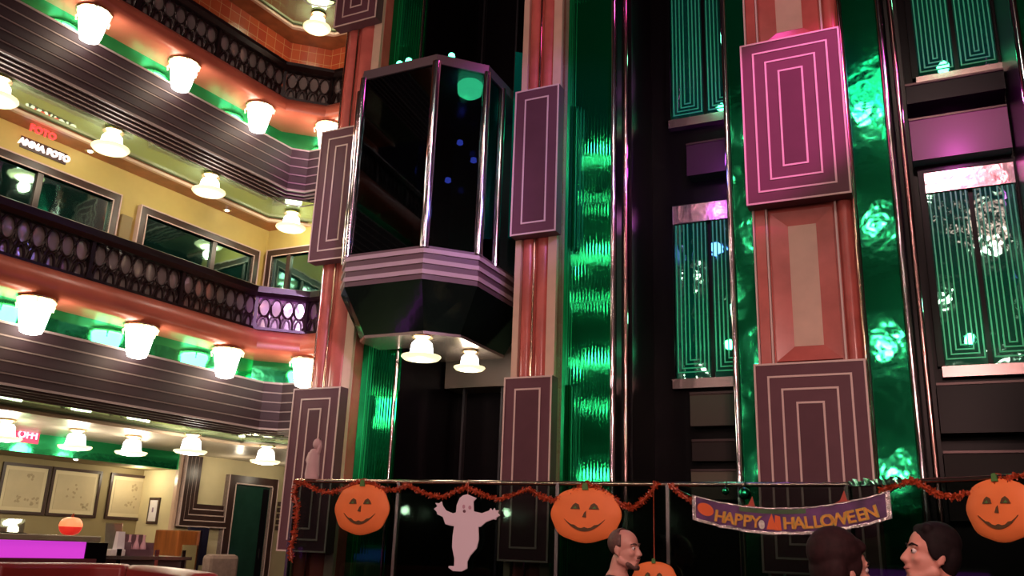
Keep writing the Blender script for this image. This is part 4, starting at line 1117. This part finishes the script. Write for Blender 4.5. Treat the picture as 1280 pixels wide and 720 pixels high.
    # eyes, brows, lips
    for s in (-1, 1):
        m = MB(); m.ball(MW @ H(s*.031, .0785, .014), .0115*scale, seg=12, rings=8); e = m.build('eye', 'eye', root, True)
        m = MB(); m.ball(MW @ H(s*.032, .0865, .014), .0062*scale, seg=10, rings=6); m.build('iris', 'iris', e, True)
        m = MB(); m.tube([MW @ H(s*.012, .094, .036), MW @ H(s*.034, .090, .043), MW @ H(s*.055, .074, .036)], [.0035, .005, .003], 6); m.build('eyebrow', hair_m, root, True)
    m = MB(); m.tube([MW @ H(-.022, .094, -.058), MW @ H(0, .102, -.057), MW @ H(.022, .094, -.058)], [.003, .0065, .003], 8); m.build('lips', 'lip', root, True)
    # hair
    b = bmesh.new()
    def cap(c_, r3, keep):
        vs = ell(b, c_, r3, HR, 28, 20)
    if style == 'crop':
        tmp = bmesh.new(); mm = Matrix.Translation(H(0, -.014, .047)) @ HR.to_4x4() @ Matrix.Diagonal((.0785, .094, .086, 1))
        bmesh.ops.create_uvsphere(tmp, u_segments=30, v_segments=22, radius=1, matrix=mm)
        inv = HR.inverted()
        kill = [v for v in tmp.verts if (lambda q: q.y > .025-.5*max(0, .03-q.z)*0 or (q.z < -.02) or (q.y > -.02 and q.z < .02) or (q.y > -.005 and q.z > .10))(inv @ (v.co-HC))]
        bmesh.ops.delete(tmp, geom=kill, context='VERTS'); bmesh.ops.solidify(tmp, geom=tmp.faces[:], thickness=-.004)
        me = bpy.data.meshes.new('hair'); tmp.to_mesh(me); tmp.free(); me.transform(MW); me.materials.append(MT[hair_m])
        for p in me.polygons: p.use_smooth = True
        o = bpy.data.objects.new('hair', me); COL.objects.link(o); set_parent(o, root); b.free()
        bb = bmesh.new()     # trimmed beard along the jaw
        for s in (-1, 1):
            capsule(bb, H(s*.048, .050, -.082), H(s*.012, .084, -.104), .016, .016, 8)
            capsule(bb, H(s*.02, .099, -.044), H(0, .107, -.041), .005, .005, 8)
        capsule(bb, H(-.014, .086, -.100), H(.014, .086, -.100), .015, .015, 8); capsule(bb, H(-.034, .05, -.098), H(.034, .05, -.098), .013, .013, 8)
        remesh(bb, .0045, 'beard', 'grey', root, MW, 3)
    else:
        if style == 'bob':
            ell(b, H(0, -.018, .062), (.092, .104, .088), HR); ell(b, H(0, -.055, .02), (.094, .075, .105), HR)
            for s in (-1, 1):
                ell(b, H(s*.076, -.02, .02), (.022, .058, .07), HR); ell(b, H(s*.07, -.065, -.03), (.035, .045, .075), HR)
            ell(b, H(0, -.085, -.04), (.07, .04, .08), HR)
            capsule(b, H(-.06, .045, .095), H(.06, .045, .095), .026, .026); capsule(b, H(.0, .07, .085), H(.055, .06, .06), .016, .014)
            capsule(b, H(-.01, .07, .085), H(-.058, .055, .055), .016, .014)
        else:
            fl = .014 if style == 'fluffy' else 0
            ell(b, H(0, -.022-fl*1.2, .066+fl), (.087+fl, .098+fl*.7, .086+fl), HR); ell(b, H(0, -.055-fl, .015), (.083+fl, .062, .095), HR)
            if fl: capsule(b, H(-.05, .045, .10), H(.05, .045, .10), .03, .026)
            for s in (-1, 1): ell(b, H(s*.071, -.01, .035), (.017, .05, .052), HR); capsule(b, H(s*.074, .015, .04), H(s*.077, .014, -.005), .011, .007, 8)
            capsule(b, H(-.045, .035, .108), H(.045, .035, .108), .026, .026)
        remesh(b, .006, 'hair', hair_m, root, MW, 3)
    # a chair out of sight under each
    ch = thing('lounge_chair', V3((c.x, c.y, 0)), 'dark upholstered lounge chair carrying %s' % label.split(',')[0], 'chair', None)
    fr = lambda x, y, z: MW @ V3((x, y, z))
    m = MB(); m.box(fr, -.24, .24, -.22, .26, seat-.10, seat-.028); m.build('seat', 'cloth2', ch, bevel=.02)
    m = MB(); m.box(fr, -.24, .24, -.30, -.22, seat-.1, .92); m.build('backrest', 'cloth2', ch, bevel=.02)
    for x in (-.2, .2):
        for y in (-.25, .22):
            m = MB(); m.tube([fr(x, y, lift), fr(x, y, seat-.1)], .018, 8); m.build('leg', 'black', ch)
    return root
person((777, 688), 5.75, -PI/2-.62, 'bearded man with cropped hair in a dark shirt, looking right, beside the toothy pumpkin', 'skin', 'grey', 'crop', 'cloth')
person((1049, 716), 3.25, -PI/2+.24, 'person with short dark hair facing right and away, below the banner', 'skin', 'hair2', 'fluffy', 'cloth', scale=.90)
person((1170, 697), 3.95, PI/2-.10, 'dark haired man in profile facing left, below the right pumpkin', 'skin2', 'hair', 'short', 'cloth2', tilt=.12, scale=1.04)

# ------------------------------------------------------------------ the far side of the atrium behind the viewer (seen only in the mirrors)
FD = 13.0
m = MB(); m.box(BK, -9, 9, FD+1.0, FD+1.1, 0, 13); struct(m.build('wall_back', 'darkwood'))
for i, Z in enumerate((2.35, 5.15, 7.95, 10.75)):
    m = MB(); m.box(BK, -9, 9, FD, FD+1.0, Z, Z+1.08); struct(m.build('trim_%d' % (40+i), 'fascia'))
    for j in range(7):
        u = -7.2+2.4*j
        point_light(BK(u, FD-.25, Z+.65), 34, (1, .70, .62), .10); point_light(BK(u+1.2, FD+.4, Z-.35), 15, (1, .75, .62), .085)
m = MB(); m.box(BK, 9.0, 9.1, -1.5, FD+1, 0, 13); struct(m.build('wall_right', 'darkwood'))

# unseen lights added to brighten the walls by the bar
point_light(LF(3.75, -2.85, 1.98), 7, (1, .88, .62), .04)
point_light(LF(4.65, -2.0, 2.1), 4, (1, .86, .62), .04)
point_light(LF(5.6, -2.0, 2.1), 3, (1, .86, .62), .04)
# stage lights, added warm fill spots and lift lights
spot((5.0, 0.5, 8.5), BK(2.35, 0, 4.90), 5500, (1, .12, .66), 12)
spot((3.8, -2.0, 8.5), BK(.0, 0, 4.9), 1900, (.50, .25, 1), 13)
spot((2.0, -2.0, 7.0), BK(-1.15, .4, 4.2), 2200, (.85, .55, 1), 15)
spot((-1.0, 0.0, 3.0), KC+CN*.2+ZV*5.45, 3000, (.85, .12, .9), 4)
spot((0.0, -1.0, 9.0), BK(.8, 0, 4.0), 520, (1, .60, .52), 75)  # warm fill added over the atrium to brighten the bank
spot((0.0, -1.5, 4.5), BK(.5, 0, 3.2), 260, (1, .55, .50), 70)  # second added fill, lower down, no fitting of its own
spot((-1.0, 0.0, 3.0), (-2.53, 9.34, 3.62), 3000, (.80, .18, 1), 5)
spot((0.3, -1.5, 3.6), (.8, 6.0, 1.3), 560, (1, .55, .48), 46)
# chandeliers high over the viewer (they show in the green mirrors)
m = MB(); m.box(BK, -6, 9, 4, FD+1, 13, 13.1); struct(m.build('ceiling_atrium', 'blackmat'))
for i, (u, d, z, cc) in enumerate(((4.6, 9.0, 8.2, (1, .35, .38)), (6.2, 10.5, 9.4, (1, .45, .40)), (3.2, 8.5, 9.8, (.25, 1, .75)))):
    c = BK(u, d, z)
    r = thing('chandelier', c, ('wide rosy chandelier hanging over the atrium behind the viewer, the lower one', 'wide rosy chandelier hanging over the atrium behind the viewer, the higher one', 'greenish chandelier hanging over the atrium behind the viewer')[i], 'chandelier', 'chandeliers over the atrium')
    m = MB(); m.tube([c, Vector((c.x, c.y, 13))], .03, 8); m.build('rod', 'chrome', r)
    m = MB(); m.lathe([(.1, .1), (.75, .05), (.8, 0), (.75, -.05), (.1, -.1)], c, 24); m.build('ring_plate', 'chrome', r)
    bm_ = emis('chandelier_bulb', cc, 6)
    m = MB(); rd = random.Random(i)
    for k in range(46):
        a = rd.uniform(0, 2*PI); q = rd.uniform(.2, .95)
        m.ball(c+Vector((q*math.cos(a), q*math.sin(a), -.12-rd.uniform(0, .5)*(1-q*.6))), .05, seg=8, rings=5)
    o = m.build('bulbs', bm_, r); o['kind'] = 'stuff'
    point_light(c+ZV*-.75, 22, cc, .1)
point_light(BK(2.0, .9, 7.6), 25, (1, .1, .5), .15)
point_light(BK(.95, .5, 4.9), 5, (.2, .25, 1), .08)
for u, z, e, c in ((1.25, 4.9, 4, (.5, .1, 1)), (3.6, 5.05, 20, (1, .12, .75)), (1.45, 5.2, 9, (.8, .1, 1)), (3.55, 3.3, 11, (.15, 1, .5)), (1.3, 3.4, 8, (.15, 1, .5)), (1.3, 6.2, 4, (.15, 1, .5)), (3.6, 6.2, 4, (.15, 1, .5))):
    point_light(BK(u, -.7, z), e, c, .05)  # unseen coloured lights added in the shafts to brighten doors and beams
point_light(BK(-.80, .0, ZG1-.14), 4, (.1, 1, .45), .05)
w = bpy.data.worlds.new('world'); SC.world = w; w.use_nodes = True
w.node_tree.nodes['Background'].inputs[0].default_value = (.05, .03, .04, 1); w.node_tree.nodes['Background'].inputs[1].default_value = .15
